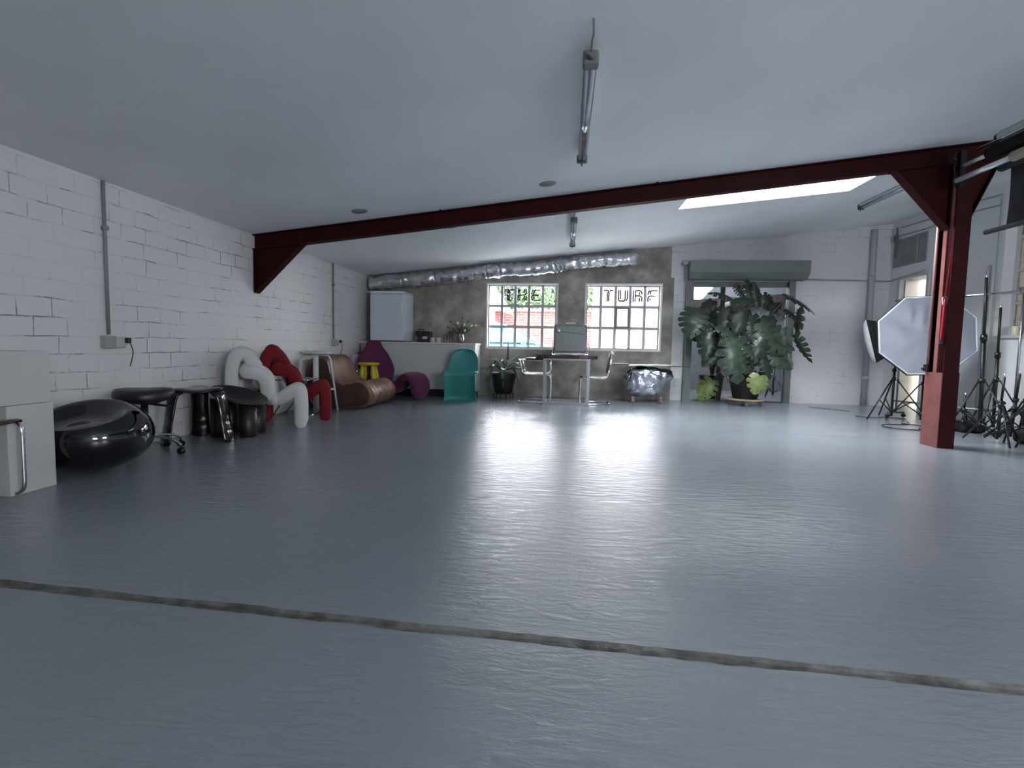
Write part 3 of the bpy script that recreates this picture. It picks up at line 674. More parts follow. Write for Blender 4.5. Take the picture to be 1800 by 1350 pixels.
for i, (dx, dy, hz) in enumerate(spread):
    dx *= .74
    open_ = i in (3, 5, 8, 7, 10); side = 'left' if dx < -.08 else ('right' if dx > .08 else 'middle')
    lb = 'tulip in the vase, %s %s, leaning %s' % ('cream bloom' if open_ else 'closed green bud', ['lowest left tip', 'upper left', 'short left', 'front centre', 'tallest', 'centre right', 'upper right', 'right shoulder', 'far right tip', 'hanging lowest left', 'hanging low right'][i], {'left': 'left', 'right': 'right', 'middle': 'upright'}[side])
    t = thing('tulip', lb, 'tulip', (-1.86, 9.15, ZT), 0, 'tulips in the glass vase')
    P = spline([(dx*.08, dy*.5, .02), (dx*.12, dy*.5, .17), (dx*.55, dy, max(.16, hz*.8)), (dx, dy*1.5, hz)], 6)
    b = MB(); b.tube(P, .0035, 6); b.build('stem', m_stem, t)
    tip = P[-1]; d = (P[-1]-P[-3]).normalized(); q = Vector((0, 0, 1)).rotation_difference(d).to_matrix()
    b = MB(); b.lathe([(.003, -.005), (.016, .006), (.021, .024), (.017, .042), (.006, .052), (0, .054)] if open_ else [(.003, -.004), (.010, .008), (.013, .02), (.008, .036), (0, .045)], tip, 12, rot=q, cap=False); b.build('bloom', m_tul if open_ else m_tul2, t)
    b = MB(); L_ = .19+.06*random.random(); s = Vector((dx*.15, dy*.5, .15)); az = Vector((dx*1.0+random.uniform(-.05, .05), random.uniform(-.06, .06), .20)).normalized(); sd = az.cross(Vector((0, 1, 0))).normalized()
    b.grid(lambda u, v: s+az*L_*v+Vector((0, 0, -.05*v*v))+sd*(u-.5)*.036*sin(pi*min(1, v*.92+.08)), 4, 9); b.build('leaf', m_stem, t, solid=.001)

# ------------------------------------------------------------------ teal cantilever shell chair
m_teal = pm('teal_moulded_plastic', (52, 132, 130), .38, bump=.03, bscale=80)
t = thing('moulded_chair', 'teal one-piece moulded plastic chair standing before the counter', 'chair', (-1.70, 8.55, 0), .03)
prof = [(.235, .855), (.225, .80), (.19, .70), (.15, .60), (.11, .52), (.07, .465), (0, .43), (-.10, .425), (-.18, .445), (-.225, .46), (-.25, .455), (-.258, .43), (-.245, .39), (-.21, .30), (-.17, .20), (-.14, .12), (-.13, .06), (-.145, .02), (-.17, .0)]
P = spline([(0, p[0], p[1]) for p in prof], 4); NP = len(P)
def pan(u, v):
    k = v*(NP-1); i = min(int(k), NP-2); p = P[i].lerp(P[i+1], k-i); s = 2*u-1; z = p.z
    i_seat = 9*4/(NP-1)
    if v < 5*4/(NP-1):   # back: rounded top
        q = v/(5*4/(NP-1)); hw = .26*max(.0, 1-(1-min(1, q/.60))**2.05)**(1/2.05)*(.93+.07*q)
        hw = max(hw, .02); y = p.y - .07*(s*s)*(1-.3*q) ; zz = z
        return Vector((s*hw, y, zz))
    if v < i_seat:
        q = (v-5*4/(NP-1))/(i_seat-5*4/(NP-1)); hw = .265
        return Vector((s*hw, p.y-.049*(1-q)*s*s, z+.038*s*s))
    q = (v-i_seat)/(1-i_seat); hw = .265 - .012*sin(pi*q) + .012*q
    fwd = .10*sin(pi*min(1, q*1.1)/1.35)*abs(s)**3
    return Vector((s*hw, p.y - fwd - .0*s, z + .038*s*s*(1-q)))
b = MB(); b.grid(pan, 25, 70); b.build('shell', m_teal, t, solid=.012, sub=1)
b = MB(); b.grid(lambda u, v: Vector(((2*u-1)*.225, -.17-.0+v*.32, .012+.05*(1-abs(2*u-1)**2)*(1-v)*.4)), 12, 8); b.build('base_skirt', m_teal, t, solid=.012)

# ------------------------------------------------------------------ purple lounge
m_pur = pm('plum_velvet', (84, 20, 62), .85, sheen=.1, bump=.1, bscale=90)
t = thing('sculptural_lounge_chair', 'plum purple sculptural lounge chair with a wavy upholstered band, in the corner', 'lounge chair', (-3.17, 8.56, 0), radians(-16))
def band(path, widths, th, rot=0):
    P = spline([(x, 0, z) for x, z in path], 7); n = len(P); W = [p.x for p in spline([(q, 0, 0) for q in widths], 7)]
    b = MB()
    def f(u, v):
        k = v*(n-1); i = min(int(k), n-2); p = P[i].lerp(P[i+1], k-i); tg = (P[i+1]-P[i]).normalized(); nn = Vector((-tg.z, 0, tg.x)); w_ = W[i]+(W[i+1]-W[i])*(k-i)
        endf = min(1, math.sqrt(max(0, 1-(1-min(1, min(v, 1-v)*9))**2))+.02)
        a = 2*pi*u; return p + nn*sin(a)*th*endf*.5*abs(math.copysign(1, 1)) + Vector((0, cos(a)*w_*endf*.5, 0)) if False else p + nn*math.copysign(abs(sin(a))**.7, sin(a))*th*.5*endf + Vector((0, math.copysign(abs(cos(a))**.8, cos(a))*w_*.5*endf, 0))
    b.grid(f, 28, 64, wrapu=True)
    for v in b.bm.verts: v.co = RZ(radians(rot)) @ v.co
    return b
bb = band([(-.14, .98), (-.13, .88), (-.12, .76), (-.10, .62), (-.02, .48), (.06, .36), (.12, .28)], [.26, .30, .50, .64, .66, .52, .40], .12, -24); bb.build('backrest', m_pur, t)
bb = band([(.10, .32), (.22, .20), (.36, .17), (.50, .26), (.62, .375), (.76, .37), (.84, .25), (.83, .12), (.79, .06)], [.40, .44, .44, .42, .46, .54, .52, .44, .32], .15); bb.build('seat', m_pur, t)
bb = band([(.10, .34), (.0, .22), (-.08, .10), (-.10, .06)], [.30, .30, .28, .26], .10); bb.build('rear_foot', m_pur, t)

# ------------------------------------------------------------------ brown leather fireside sofa
m_lea = pm('tan_brown_leather', (118, 84, 68), .42, var=.22, vscale=5, bump=.35, bscale=22)
m_lea2 = pm('dark_brown_side', (68, 47, 38), .8, var=.15, vscale=5, bump=.2, bscale=40)  # side panels a darker, rougher brown than the cushion
t = thing('floor_sofa', 'brown leather low pleated floor sofa between the white stool and purple lounge', 'sofa', (-3.64, 6.94, 0), 0)
# profile in x (out from the wall) / z, counter clockwise from the back foot
pf = [(.03, .04), (.30, .0), (.60, .0), (.86, .03), (.97, .10), (1.0, .20), (.95, .31), (.84, .385), (.70, .375), (.58, .345), (.50, .36), (.42, .43), (.37, .54), (.33, .66), (.26, .735), (.16, .74), (.08, .68), (.03, .5), (.0, .25)]
PF = spline([(x, 0, z) for x, z in pf+[pf[0]]], 5)[:-1]; NF = len(PF)
cen = Vector((.45, 0, .22))
Ww = 1.02
def sofa(u, v):
    i = int(round(u*NF)) % NF; p = PF[i].copy()
    e = min(v, 1-v)*Ww; k = 1-max(0, (1-e/.07))**2*.09 if e < .07 else 1
    q = cen + (p-cen)*k
    up_ = max(0, min(1, (p.x-.2)/.1)) * (1 if (p.z > .3) else 0)
    pl = .012*sin((p.z*1.0+p.x)*46) * (1 if .30 < p.x < .72 and p.z > .32 else 0)
    seam = -.022*math.exp(-((v-.5)/.015)**2)-.014*math.exp(-((v-.25)/.012)**2)-.014*math.exp(-((v-.75)/.012)**2)
    nn = (p-cen).normalized(); q += nn*(pl+ (seam if p.z > .3 or p.x > .9 else 0) + .014*noise.noise(Vector((p.x*6, v*9, p.z*6))))
    q.z = max(0.002, q.z)
    return Vector((q.x, v*Ww*(.74+.26*min(1, max(0, q.x)/.8)), q.z))
b = MB(); V = b.grid(sofa, NF, 60, wrapu=True); b.build('leather_cushion', m_lea, t)
for v0, nm in ((0, 'side_panel'), (1, 'side_panel')):
    b = MB(); ring = [sofa(i/NF, v0) for i in range(NF)]
    def cap(u, v):
        i = int(round(u*NF)) % NF; p = ring[i]; c2 = Vector((max(.2, min(.8, p.x)), p.y, .2 if p.x > .4 else max(.2, min(.55, p.z)))); q = p.lerp(c2, v); q.y += (-.03 if v0 == 0 else .03)*math.sqrt(min(1, v*1.5)); return q
    b.grid(cap, NF, 7, wrapu=True); bmesh.ops.remove_doubles(b.bm, verts=list(b.bm.verts), dist=.003); bmesh.ops.holes_fill(b.bm, edges=[e for e in b.bm.edges if e.is_boundary and all(abs(v.co.y-ring[0].y) > .012 for v in e.verts)], sides=0); b.build(nm, m_lea2, t)
b = MB(); b.tube([sofa(i/NF, .002)+Vector((0, -.006, 0)) for i in range(NF)], .007, 6, closed=True); b.build('piping', m_lea, t)

# ------------------------------------------------------------------ children's stool and chair
m_yel = pm('yellow_plastic', (190, 176, 34), .4)
t = thing('childrens_stool', 'yellow plastic children\'s stool with fat rounded legs standing on a pale chest', 'stool', (-3.19, 8.20, .30))
b = MB(); b.lathe([(0, .265), (.14, .265), (.17, .275), (.178, .29), (.17, .305), (.14, .312), (0, .31)], n=36, cap=False); b.build('seat', m_yel, t)
for a in (40, 130, 220, 310):
    a = radians(a+12); b = MB(); d = Vector((cos(a), sin(a), 0)); b.tube([d*.115+Vector((0, 0, .27)), d*.12+Vector((0, 0, .22)), d*.13+Vector((0, 0, .13)), d*.14+Vector((0, 0, .05)), d*.142+Vector((0, 0, .012)), d*.142], [.03, .032, .043, .04, .03, .024], 14); b.build('leg', m_yel, t)
o = MB().bx(-3.33, -3.03, 8.03, 8.36, 0, .298, bev=.012).build('storage_chest', pm('pale_lilac_laminate', (150, 140, 156), .5)); tag(o, 'low pale lilac chest behind the leather sofa, carrying the yellow stool', 'chest')
m_lil = pm('lilac_plastic', (158, 146, 186), .45)
t = thing('childrens_chair', 'lilac plastic children\'s chair behind the sofa by the left wall', 'chair', (-3.52, 8.44, 0), radians(10))
b = MB()
b.grid(lambda u, v: Vector(((2*u-1)*(.125-.02*v)*(1 if v < .9 else .94), .13+.05*v-.03*(2*u-1)**2, .34+.40*v-.02*abs(2*u-1)**4*v)), 11, 12); b.build('backrest', m_lil, t, solid=.022, sub=1)
b = MB(); b.box((0, 0, .33), (.27, .27, .035), bev=.015); b.build('seat', m_lil, t)
for sx in (-1, 1):
    for sy in (-1, 1): b = MB(); b.tube([(sx*.10, sy*.10, .32), (sx*.125, sy*.125, 0)], [.026, .018], 12); b.build('leg', m_lil, t)

# chrome side table with smoked glass

m_smoke = glass_mat('smoked_glass', (.35, .33, .3), .15)
t = thing('side_table', 'round two-tier chrome side table with smoked glass between the leather sofa and the left wall', 'side table', (-3.49, 8.12, 0))
for nm, z in (('upper_ring', .505), ('lower_ring', .40)):
    b = MB(); b.tube([(.15*cos(2*pi*k/28), .15*sin(2*pi*k/28), z) for k in range(28)], .009, 8, closed=True); b.build(nm, chrome, t)
for z in (.505, .40):
    b = MB(); b.lathe([(0, z-.003), (.143, z-.003), (.143, z+.003), (0, z+.003)], n=28, cap=False); b.build('glass_shelf', m_smoke, t)
for k in range(3):
    a = radians(-60+120*k)
    for da in (-.12, .12): 
        b = MB(); b.bend([(.15*cos(a+da*1.6), .15*sin(a+da*1.6), .505), (.165*cos(a+da*.5), .165*sin(a+da*.5), .46), (.165*cos(a+da*.5), .165*sin(a+da*.5), 0)], .008, .03); b.build('leg', chrome, t)
# ------------------------------------------------------------------ high white stool
m_wm = pm('white_lacquered_metal', (188, 190, 190), .35)
t = thing('high_stool', 'tall white metal stool with four flat bent legs in front of the leather sofa', 'stool', (-3.32, 6.64, 0), radians(-20))
b = MB(); b.lathe([(0, .770), (.19, .770), (.205, .778), (.205, .795), (.19, .803), (0, .800)], n=40, cap=False); b.build('seat', m_wm, t)
for k in range(4):
    a = radians(45+90*k); d = Vector((cos(a), sin(a), 0)); b = MB()
    b.bend([d*.04+Vector((0, 0, .755)), d*.175+Vector((0, 0, .755)), d*.275+Vector((0, 0, 0))], .031, .06, 12, flat=.5, up=(0, 0, 1)); b.build('leg', m_wm, t)
b = MB(); b.tube([(.228*cos(2*pi*k/36), .228*sin(2*pi*k/36), .30) for k in range(36)], .012, 8, closed=True); b.build('footrest_ring', m_wm, t)

# ------------------------------------------------------------------ tubular foam armchairs, white and red
# local frame: x forward (direction the sitter faces), y lateral, z up; origin at the rear
def foam_chair(name, label, mat, loc, rz, head=False):
    t = thing(name, label, 'armchair', loc, rz, 'tubular foam armchairs')
    R_ = .074
    t.scale = (.87, .56, 1)
    for s in (-1, 1):
        b = MB(); b.capsule([(-.04, s*.25, .06), (-.04, s*.25, .62), (.0, s*.22, .78), (.10, s*.12, .80), (.20, s*.07, .66)], R_, 16, .10); b.build('rear_leg', mat, t)
        b = MB(); b.capsule([(.12, s*.12, .63), (.10, s*.26, .60), (.24, s*.27, .60), (.33, s*.24, .52), (.34, s*.17, .36)], R_, 16, .09); b.build('armrest', mat, t)
        b = MB(); b.capsule([(.36, s*.10, .34), (.48, s*.12, .30), (.58, s*.20, .37), (.70, s*.24, .42), (.72, s*.25, .30), (.72, s*.25, .06)], R_, 16, .08); b.build('front_leg', mat, t)
    b = MB(); b.capsule([(.16, 0, .72), (.24, 0, .58), (.31, 0, .44), (.36, 0, .32)], [.075, .085], 18, .1); b.capsule([(.06, -.12, .79), (.06, .12, .79)], R_*1.1, 16); b.build('backrest', mat, t)
    b = MB(); b.capsule([(.33, -.09, .34), (.33, .09, .34)], .072, 16); b.capsule([(.42, -.13, .31), (.42, .13, .31)], .07, 16); b.capsule([(.54, -.16, .335), (.54, .16, .335)], .065, 16); b.build('seat', mat, t)
    if head:
        b = MB(); b.capsule([(.06, -.13, .79), (.04, 0, .80), (.06, .13, .79)], .098, 18, .1); b.build('headrest', mat, t)
    return t
m_wf = pm('white_knit_fabric', (198, 200, 200), .9, bump=.25, bscale=180)
m_rf = pm('dark_red_knit_fabric', (112, 10, 24), .9, bump=.25, bscale=180)
rzc = radians(24)
foam_chair('foam_tube_armchair', 'white foam tube armchair, nearest of the colourful chairs along the left wall', m_wf, (-3.46, 5.18, 0), rzc)
foam_chair('foam_tube_armchair', 'dark red foam tube armchair standing just behind the white foam one', m_rf, (-3.45, 5.745, 0), rzc, head=True)
# white chair stands by a lumpy plastered stump at the wall foot
b = MB()
def stump(u, v):
    a = 2*pi*u; r_ = .15*(1+.18*noise.noise(Vector((cos(a)*2, sin(a)*2, v*2.5)))) * (1 if v < .85 else math.sqrt(max(0, 1-((v-.85)/.15)**2)))
    return Vector((cos(a)*r_*.5, sin(a)*r_*1.25, .40*v))
b.grid(stump, 36, 26, wrapu=True); b.ball((0, 0, .19), .01)
o = b.build('plaster_stump', pm('rough_white_plaster', (176, 170, 166), .85, var=.2, vscale=7, bump=.9, bscale=18)); o.location = (-3.585, 5.56, 0); tag(o, 'rough whitewashed plaster stump at the wall foot beneath the white armchair', 'stump')

# ------------------------------------------------------------------ folding chair with smoked transparent back
t = thing('folding_chair', 'chrome folding chair with transparent smoked back behind the red armchair', 'folding chair', (-3.40, 6.20, 0), radians(-82))
for s in (-1, 1):
    b = MB(); b.tube([(s*.22, -.18, .0), (s*.22, .12, .47)], .010, 10); b.tube([(s*.215, .25, .0), (s*.215, -.02, .45), (s*.20, -.18, .76)], .011, 10); b.build('side_tube', chrome, t)
    b = MB(); b.lathe([(0, -.012), (.03, -.012), (.03, .012), (0, .012)], (s*.218, .03, .40), 18, rot=RY(pi/2), cap=False); b.build('hinge', blackmet, t)
for y, z, nm in ((.25, .012, 'front_rail'), (-.18, .012, 'rear_rail'), (-.18, .76, 'top_rail')):
    b = MB(); b.tube([(-.215, y, z), (.215, y, z)], .010, 10); b.build(nm, chrome if z < .5 else blackmet, t)
b = MB(); b.grid(lambda u, v: Vector(((2*u-1)*.20, -.10-.08*v+.02*(2*u-1)**2, .60+.16*v)), 10, 5); b.build('backrest', glass_mat('smoked_acrylic', (.55, .52, .47), .12), t, solid=.005)
b = MB(); b.tube([(-.2, -.10, .60), (.2, -.10, .60)], .008, 8); b.tube([(-.2, -.18, .76), (-.2, -.10, .60)], .008); b.tube([(.2, -.18, .76), (.2, -.10, .60)], .008); b.build('backrest_frame', blackmet, t)
b = MB(); b.box((0, .04, .455), (.40, .38, .012), bev=.005); b.build('seat', glass_mat('clear_acrylic_seat', (.75, .73, .7), .15), t)
b = MB(); b.bend([(-.21, -.12, .46), (-.21, .24, .46), (.21, .24, .46), (.21, -.12, .46)], .010, .05); b.build('seat_frame', chrome, t)

# ------------------------------------------------------------------ black dish stool on fat round legs
m_bm = pm('black_matt_fibreglass', (17, 17, 19), .42, bump=.1, bscale=60)
t = thing('fat_leg_chair', 'matt black dish-seat chair on thick cylindrical legs by the wall', 'chair', (-3.20, 4.80, 0), radians(12))
for x, y in ((-.13, -.12), (.13, -.12), (.13, .12), (-.13, .12)):
    b = MB(); b.lathe([(0, 0), (.076, 0), (.08, .006), (.08, .345), (0, .345)], (x, y, 0), 28, cap=False)
    for v in b.bm.verts:
        if v.co.z > .2: v.co.z = .325-.07*v.co.x/.285*1.0
    b.build('leg', m_bm, t)
def dish(u, v):
    a = 2*pi*u; r_ = .262*v; x, y = cos(a)*r_*1.02, sin(a)*r_
    z = .325 + .06*v**2.2 - .085*(x/.285)*v + .035*(y/.285)*v
    return Vector((x, y, z))
b = MB(); b.grid(dish, 48, 14, wrapu=True); bmesh.ops.remove_doubles(b.bm, verts=list(b.bm.verts), dist=.0005); b.build('seat', m_bm, t, solid=.028, sub=1, offset=1)

# ------------------------------------------------------------------ inflated glossy black three-legged stool
t = thing('inflated_stool', 'glossy black inflated three-legged stool beside the matt dish chair', 'stool', (-3.33, 4.40, 0), radians(0))
m_if = pm('black_gloss_lacquer', (9, 9, 10), .12, coat=.5)
b = MB()
def seatf(u, v):
    a = 2*pi*u; r_ = .19*(1+.10*cos(3*a+.9))*sin(pi*v*.5+.0001) if v < 1 else 0
    return Vector((0, 0, 0))
def infl(u, v):
    a = 2*pi*u; th = (v-.5)*pi; rr_ = .205*(1+.10*cos(3*(a-radians(4)))); e = cos(th)**.55 if cos(th) > 1e-6 else 0
    dip = -.014*math.exp(-(e/.55)**2)*(1 if th > 0 else -1)
    return Vector((cos(a)*rr_*e, sin(a)*rr_*e, .475+.027*sin(th)+dip + .012*cos(3*(a-radians(4)))*e))
b.grid(infl, 60, 20, wrapu=True); bmesh.ops.remove_doubles(b.bm, verts=list(b.bm.verts), dist=.0005); b.build('seat', m_if, t)
for a in (-116, 4, 124):
    a = radians(a); d = Vector((cos(a), sin(a), 0)); s_ = Vector((-sin(a), cos(a), 0))
    C_ = spline([d*.13+Vector((0, 0, .475)), d*.205+Vector((0, 0, .44)), d*.235+Vector((0, 0, .32)), d*.262+Vector((0, 0, .16)), d*.285+Vector((0, 0, .03)), d*.288+Vector((0, 0, 0.0))], 6)
    W_ = [.07, .078, .070, .074, .084, .05]; n = len(C_)
    def lf(u, v, C_=C_, d=d, s_=s_, n=n):
        k = v*(n-1); i = min(int(k), n-2); p = C_[i].lerp(C_[i+1], k-i); tg = (C_[i+1]-C_[i]).normalized(); nn = tg.cross(s_)
        q = v*5; j = min(int(q), 4); w_ = W_[j]+(W_[j+1]-W_[j])*(q-j); a2 = 2*pi*u; e = 1 if v < .98 else .3
        pinch = 1-.35*math.exp(-((v-.55)/.04)**2)-.3*math.exp(-((v-.66)/.03)**2)
        return p + s_*math.copysign(abs(cos(a2))**.9, cos(a2))*w_*e + nn*sin(a2)*.024*pinch*e
    b = MB(); b.grid(lf, 20, 48, wrapu=True); b.build('leg', m_if, t)

# ------------------------------------------------------------------ black saddle stool on castors
m_bl = pm('black_leatherette', (20, 20, 22), .38, bump=.12, bscale=120)
t = thing('swivel_stool', 'black padded swivel stool on a chrome five-star base with castors', 'stool', (-3.39, 3.86, 0), radians(3))
b = MB(); b.lathe([(0, .425), (.16, .425), (.20, .437), (.212, .46), (.21, .50), (.19, .522), (.14, .53), (0, .524)], n=48, cap=False)
for v in b.bm.verts:
    r_ = math.hypot(v.co.x, v.co.y); v.co.z += .010*sin(math.atan2(v.co.y, v.co.x)*2+.6)*(r_/.25)
b.build('seat', m_bl, t)
b = MB(); b.lathe([(0, .41), (.11, .41), (.12, .435), (0, .435)], n=24, cap=False); b.tube([(0, 0, .12), (0, 0, .42)], .026, 16); b.build('gas_lift', blackmet, t)
b = MB(); b.bend([(.02, .02, .40), (.21, -.02, .39), (.21, .02, .388), (.03, .05, .40)], .006, .015); b.build('height_lever', blackmet, t)
b = MB(); b.lathe([(0, .09), (.035, .09), (.035, .15), (.028, .165), (0, .165)], n=20, cap=False); b.build('hub', chrome, t)
for k in range(5):
    a = radians(72*k); d = Vector((cos(a), sin(a), 0)); b = MB(); b.tube(spline([d*.03+Vector((0, 0, .14)), d*.13+Vector((0, 0, .135)), d*.24+Vector((0, 0, .11)), d*.30+Vector((0, 0, .075))], 6), .015, 12, flat=.75); arm = b.build('base_arm', chrome, t)
    b = MB(); c_ = d*.30; b.tube([c_+Vector((0, 0, .075)), c_+Vector((0, 0, .05))], .008)
    for s in (-1, 1):
        o3 = Vector((-sin(a), cos(a), 0))*.013*s; b.lathe([(0, -.008), (.024, -.008), (.027, 0), (.024, .008), (0, .008)], c_+o3+Vector((0, 0, .027)), 20, rot=(Vector((0, 0, 1)).rotation_difference(Vector((-sin(a), cos(a), 0)))).to_matrix(), cap=False)
    b.build('castor', blackpl, arm)

# ------------------------------------------------------------------ glossy black ball seat
b = MB()
seatdir = Vector((.12, -.42, 1)).normalized()
bmesh.ops.create_uvsphere(b.bm, u_segments=96, v_segments=64, radius=1)
for v in b.bm.verts:
    n_ = v.co.normalized(); p = Vector((n_.x*.362, n_.y*.362, n_.z*.25)); p.z += .25
    ang = math.acos(max(-1, min(1, n_.dot(seatdir))))
    if ang < .86:
        q = 1-(ang/.86)**2; q2 = q*q*(3-2*q); p.z -= .15*q2; p += Vector((.0, .0, 0))*q
        if .5 < ang: p.z += .012*sin((ang-.5)/.36*pi)
    # raised lip on the wall side forms a low back
    p.z += .04*max(0, n_.y*.8-n_.x*.2)*max(0, n_.z)**.6*(1 if ang > .3 else ang/.3)
    if p.z < .01: p.z = max(0, p.z*.4)
    v.co = p
for f in b.bm.faces: f.smooth = True
o = b.build('ball_seat', blackgloss, sub=1); o.location = (-3.285, 3.285, 0)
tag(o, 'glossy black round ball seat with a scooped hollow, beside the white boxes', 'pouf')

# ------------------------------------------------------------------ white display boxes, stacked
m_bx = pm('white_board', (188, 189, 188), .65, var=.02, vscale=3)
for z0, z1, dx, lb in ((0, .528, 0, 'tall white plinth box on the floor, bottom of the stack at the left edge'), (.530, .845, .012, 'square white plinth box, topmost of the stack at the left edge')):
    b = MB(); b.bx(-3.655, -3.18-dx*.4, 2.64-dx*2, 2.915-dx*.8, z0, z1, bev=.002); o = b.build('plinth_box', m_bx); tag(o, lb, 'box', 'stacked white boxes')
# ------------------------------------------------------------------ cantilever chairs
m_wood = pm('dark_red_plywood', (72, 22, 22), .22, var=.2, vscale=9, stretch=(1, 6, 1), coat=.3)
m_blk = pm('black_saddle_leather', (22, 22, 24), .3, bump=.1, bscale=60)
# local frame: sitter faces +x ; origin centre of the floor frame
def cantilever(label, loc, rz, arms=False):
    t = thing('cantilever_chair', label, 'chair', loc, rz, 'chrome cantilever chairs')
    w_ = .225
    b = MB()
    if not arms:
        P = [(-.24, -w_, .014), (.235, -w_, .014), (.235, -w_, .44), (-.19, -w_, .43), (-.26, -w_, .83)]
        b.bend(P, .0125, .07, 12); b.bend([(p[0], -p[1], p[2]) for p in P], .0125, .07, 12); b.tube([(-.24, -w_, .014), (-.24, w_, .014)], .0125, 12)
        b.build('tube_frame', chrome, t)
        b = MB(); b.grid(lambda u, v: Vector((-.20+.45*u, (2*v-1)*.215, .455 + (.014*(1-((u-.45)/.55)**2)*-1 if u < .9 else -.10*(u-.9)))), 18, 8); b.build('seat', m_wood, t, solid=.014)
        b = MB(); b.grid(lambda u, v: Vector((-.20-.075*u+.012*sin(pi*u)-.03*(1-(2*v-1)**2), (2*v-1)*(.205-.01*u), .50+.36*u)), 12, 10); b.build('backrest', m_wood, t, solid=.012)
        b = MB(); b.tube([(-.265, -w_, .80), (-.267, -w_, .845)], .015); b.tube([(-.265, w_, .80), (-.267, w_, .845)], .015); b.build('end_cap', chrome, t)
    else:
        w_ = .26
        P = [(-.26, -w_, .014), (.26, -w_, .014), (.26, -w_, .46), (.25, -w_, .46), (-.20, -w_*.9, .46), (-.31, -w_*.9, .84)]
        for s in (1, -1):
            b.bend([(-.26, s*-w_, .014), (.26, s*-w_, .014), (.26, s*-w_, .47), (-.18, s*-w_, .47), (-.25, s*-w_, .70)], .0125, .06, 12)
            b.bend([(.20, s*-w_, .47), (.26, s*-w_, .52), (.25, s*-w_, .70), (-.235, s*-w_, .70)], .0125, .06, 12)
        b.tube([(-.26, -w_, .014), (-.26, w_, .014)], .0125, 12); b.build('tube_frame', chrome, t)
        for s in (1, -1): b = MB(); b.box((.02, s*w_, .722), (.34, .045, .025), bev=.01); b.build('arm_pad', m_blk, t)
        b = MB(); b.box((.02, 0, .475), (.44, .48, .022), bev=.009); b.build('seat', m_blk, t)
        b = MB(); b.grid(lambda u, v: Vector((-.215-.05*u-.02*(1-(2*v-1)**2), (2*v-1)*.24, .54+.17*u)), 6, 10); b.build('backrest', m_blk, t, solid=.01)
    return t
cantilever('chrome cantilever chair with dark red wooden seat and back, right of the dining table', (.49, 8.52, 0), pi)
c_left = cantilever('chrome cantilever chair with dark red seat, cut off by the left picture edge', (-3.33, 2.42, 0), radians(8))
cantilever('chrome cantilever armchair with black leather, left of the dining table', (-.48, 8.60, 0), 0, arms=True)

# ------------------------------------------------------------------ dining table
t = thing('dining_table', 'dark slab-top dining table with wavy edge on chrome frame legs before the windows', 'table', (.03, 8.46, 0))
m_top = pm('polished_dark_wood', (58, 34, 30), .1, var=.3, vscale=4, stretch=(1, 5, 1), coat=.8)
random.seed(11); out_ = []
for k in range(64):
    a = 2*pi*k/64; ex, ey = .50, .30
    x = math.copysign(abs(cos(a))**.38, cos(a))*ex; y = math.copysign(abs(sin(a))**.38, sin(a))*ey
    x += .022*noise.noise(Vector((cos(a)*3, sin(a)*3, 4))); y += .03*noise.noise(Vector((cos(a)*4, sin(a)*4, 9))); out_.append((x, y))
b = MB(); b.prism([(x, y, .736) for x, y in out_], (0, 0, .058)); bmesh.ops.bevel(b.bm, geom=[e for e in b.bm.edges if abs(e.verts[0].co.z-e.verts[1].co.z) < 1e-5], offset=.014, segments=3, affect='EDGES'); b.build('tabletop', m_top, t)
for y in (-.22, .22):
    b = MB(); wl = .345
    for (x0, x1, z0, z1) in ((-wl-.025, -wl+.02, 0, .75), (wl-.02, wl+.025, 0, .75), (-wl, wl, 0, .045), (-wl, wl, .71, .75)): b.bx(x0, x1, y-.022, y+.022, z0, z1, bev=.003)
    b.build('frame_leg', pm('brushed_chrome', (172, 175, 178), .28, 1, bump=.05, bscale=120), t)
b = MB(); b.bx(-.36, -.32, -.22, .22, .0, .04); b.bx(.32, .36, -.22, .22, 0, .04); b.build('floor_rail', pm('brushed_chrome', (172, 175, 178), .28, 1), t)
# metal case on its wire stand on the table
t = thing('metal_case', 'upright grey metal case with riveted edge and handle, standing on the dining table', 'case', (.08, 8.50, .795)); t.scale = (1, 1, 1.07)
b = MB(); b.box((0, 0, .245), (.54, .13, .44), bev=.035); b.build('shell', pm('matt_aluminium_panel', (132, 138, 138), .42, .35, bump=.06, bscale=30), t)
b = MB()
for k in range(6): 
    for s in (-1, 1): b.ball((s*.245, -.066, .09+k*.065), .008, 8, 6); 
for k in range(7): b.ball((-.18+k*.06, -.066, .435), .008, 8, 6)
b.build('rivet', pm('dark_rivets', (88, 92, 92), .4, .6), t)
b = MB(); b.bend([(-.075, 0, .455), (-.07, 0, .478), (.07, 0, .478), (.075, 0, .455)], .011, .02, 10); b.build('handle', pm('ivory_handle', (222, 222, 214), .4), t)
b = MB(); b.lathe([(0, 0), (.036, 0), (.034, .012), (.02, .02), (0, .02)], (-.19, -.065, .36), 24, rot=RX(pi/2), cap=False); b.build('round_badge', chrome, t)
b = MB(); b.box((.03, -.066, .33), (.40, .004, .012), rot=RY(radians(6))); b.build('crease', pm('dark_rivets', (88, 92, 92), .4, .6), t)
b = MB()
for s in (-1, 1):
    b.bend([(s*.20, -.10, .006), (s*.285, -.10, .006), (s*.285, -.02, .02), (s*.285, 0, .24)], .005, .02, 8); b.bend([(s*.20, .10, .006), (s*.285, .10, .006), (s*.285, .02, .02)], .005, .02, 8)
b.tube([(-.285, -.10, .006), (.285, -.10, .006)], .005); b.tube([(-.285, .10, .006), (.285, .10, .006)], .005)
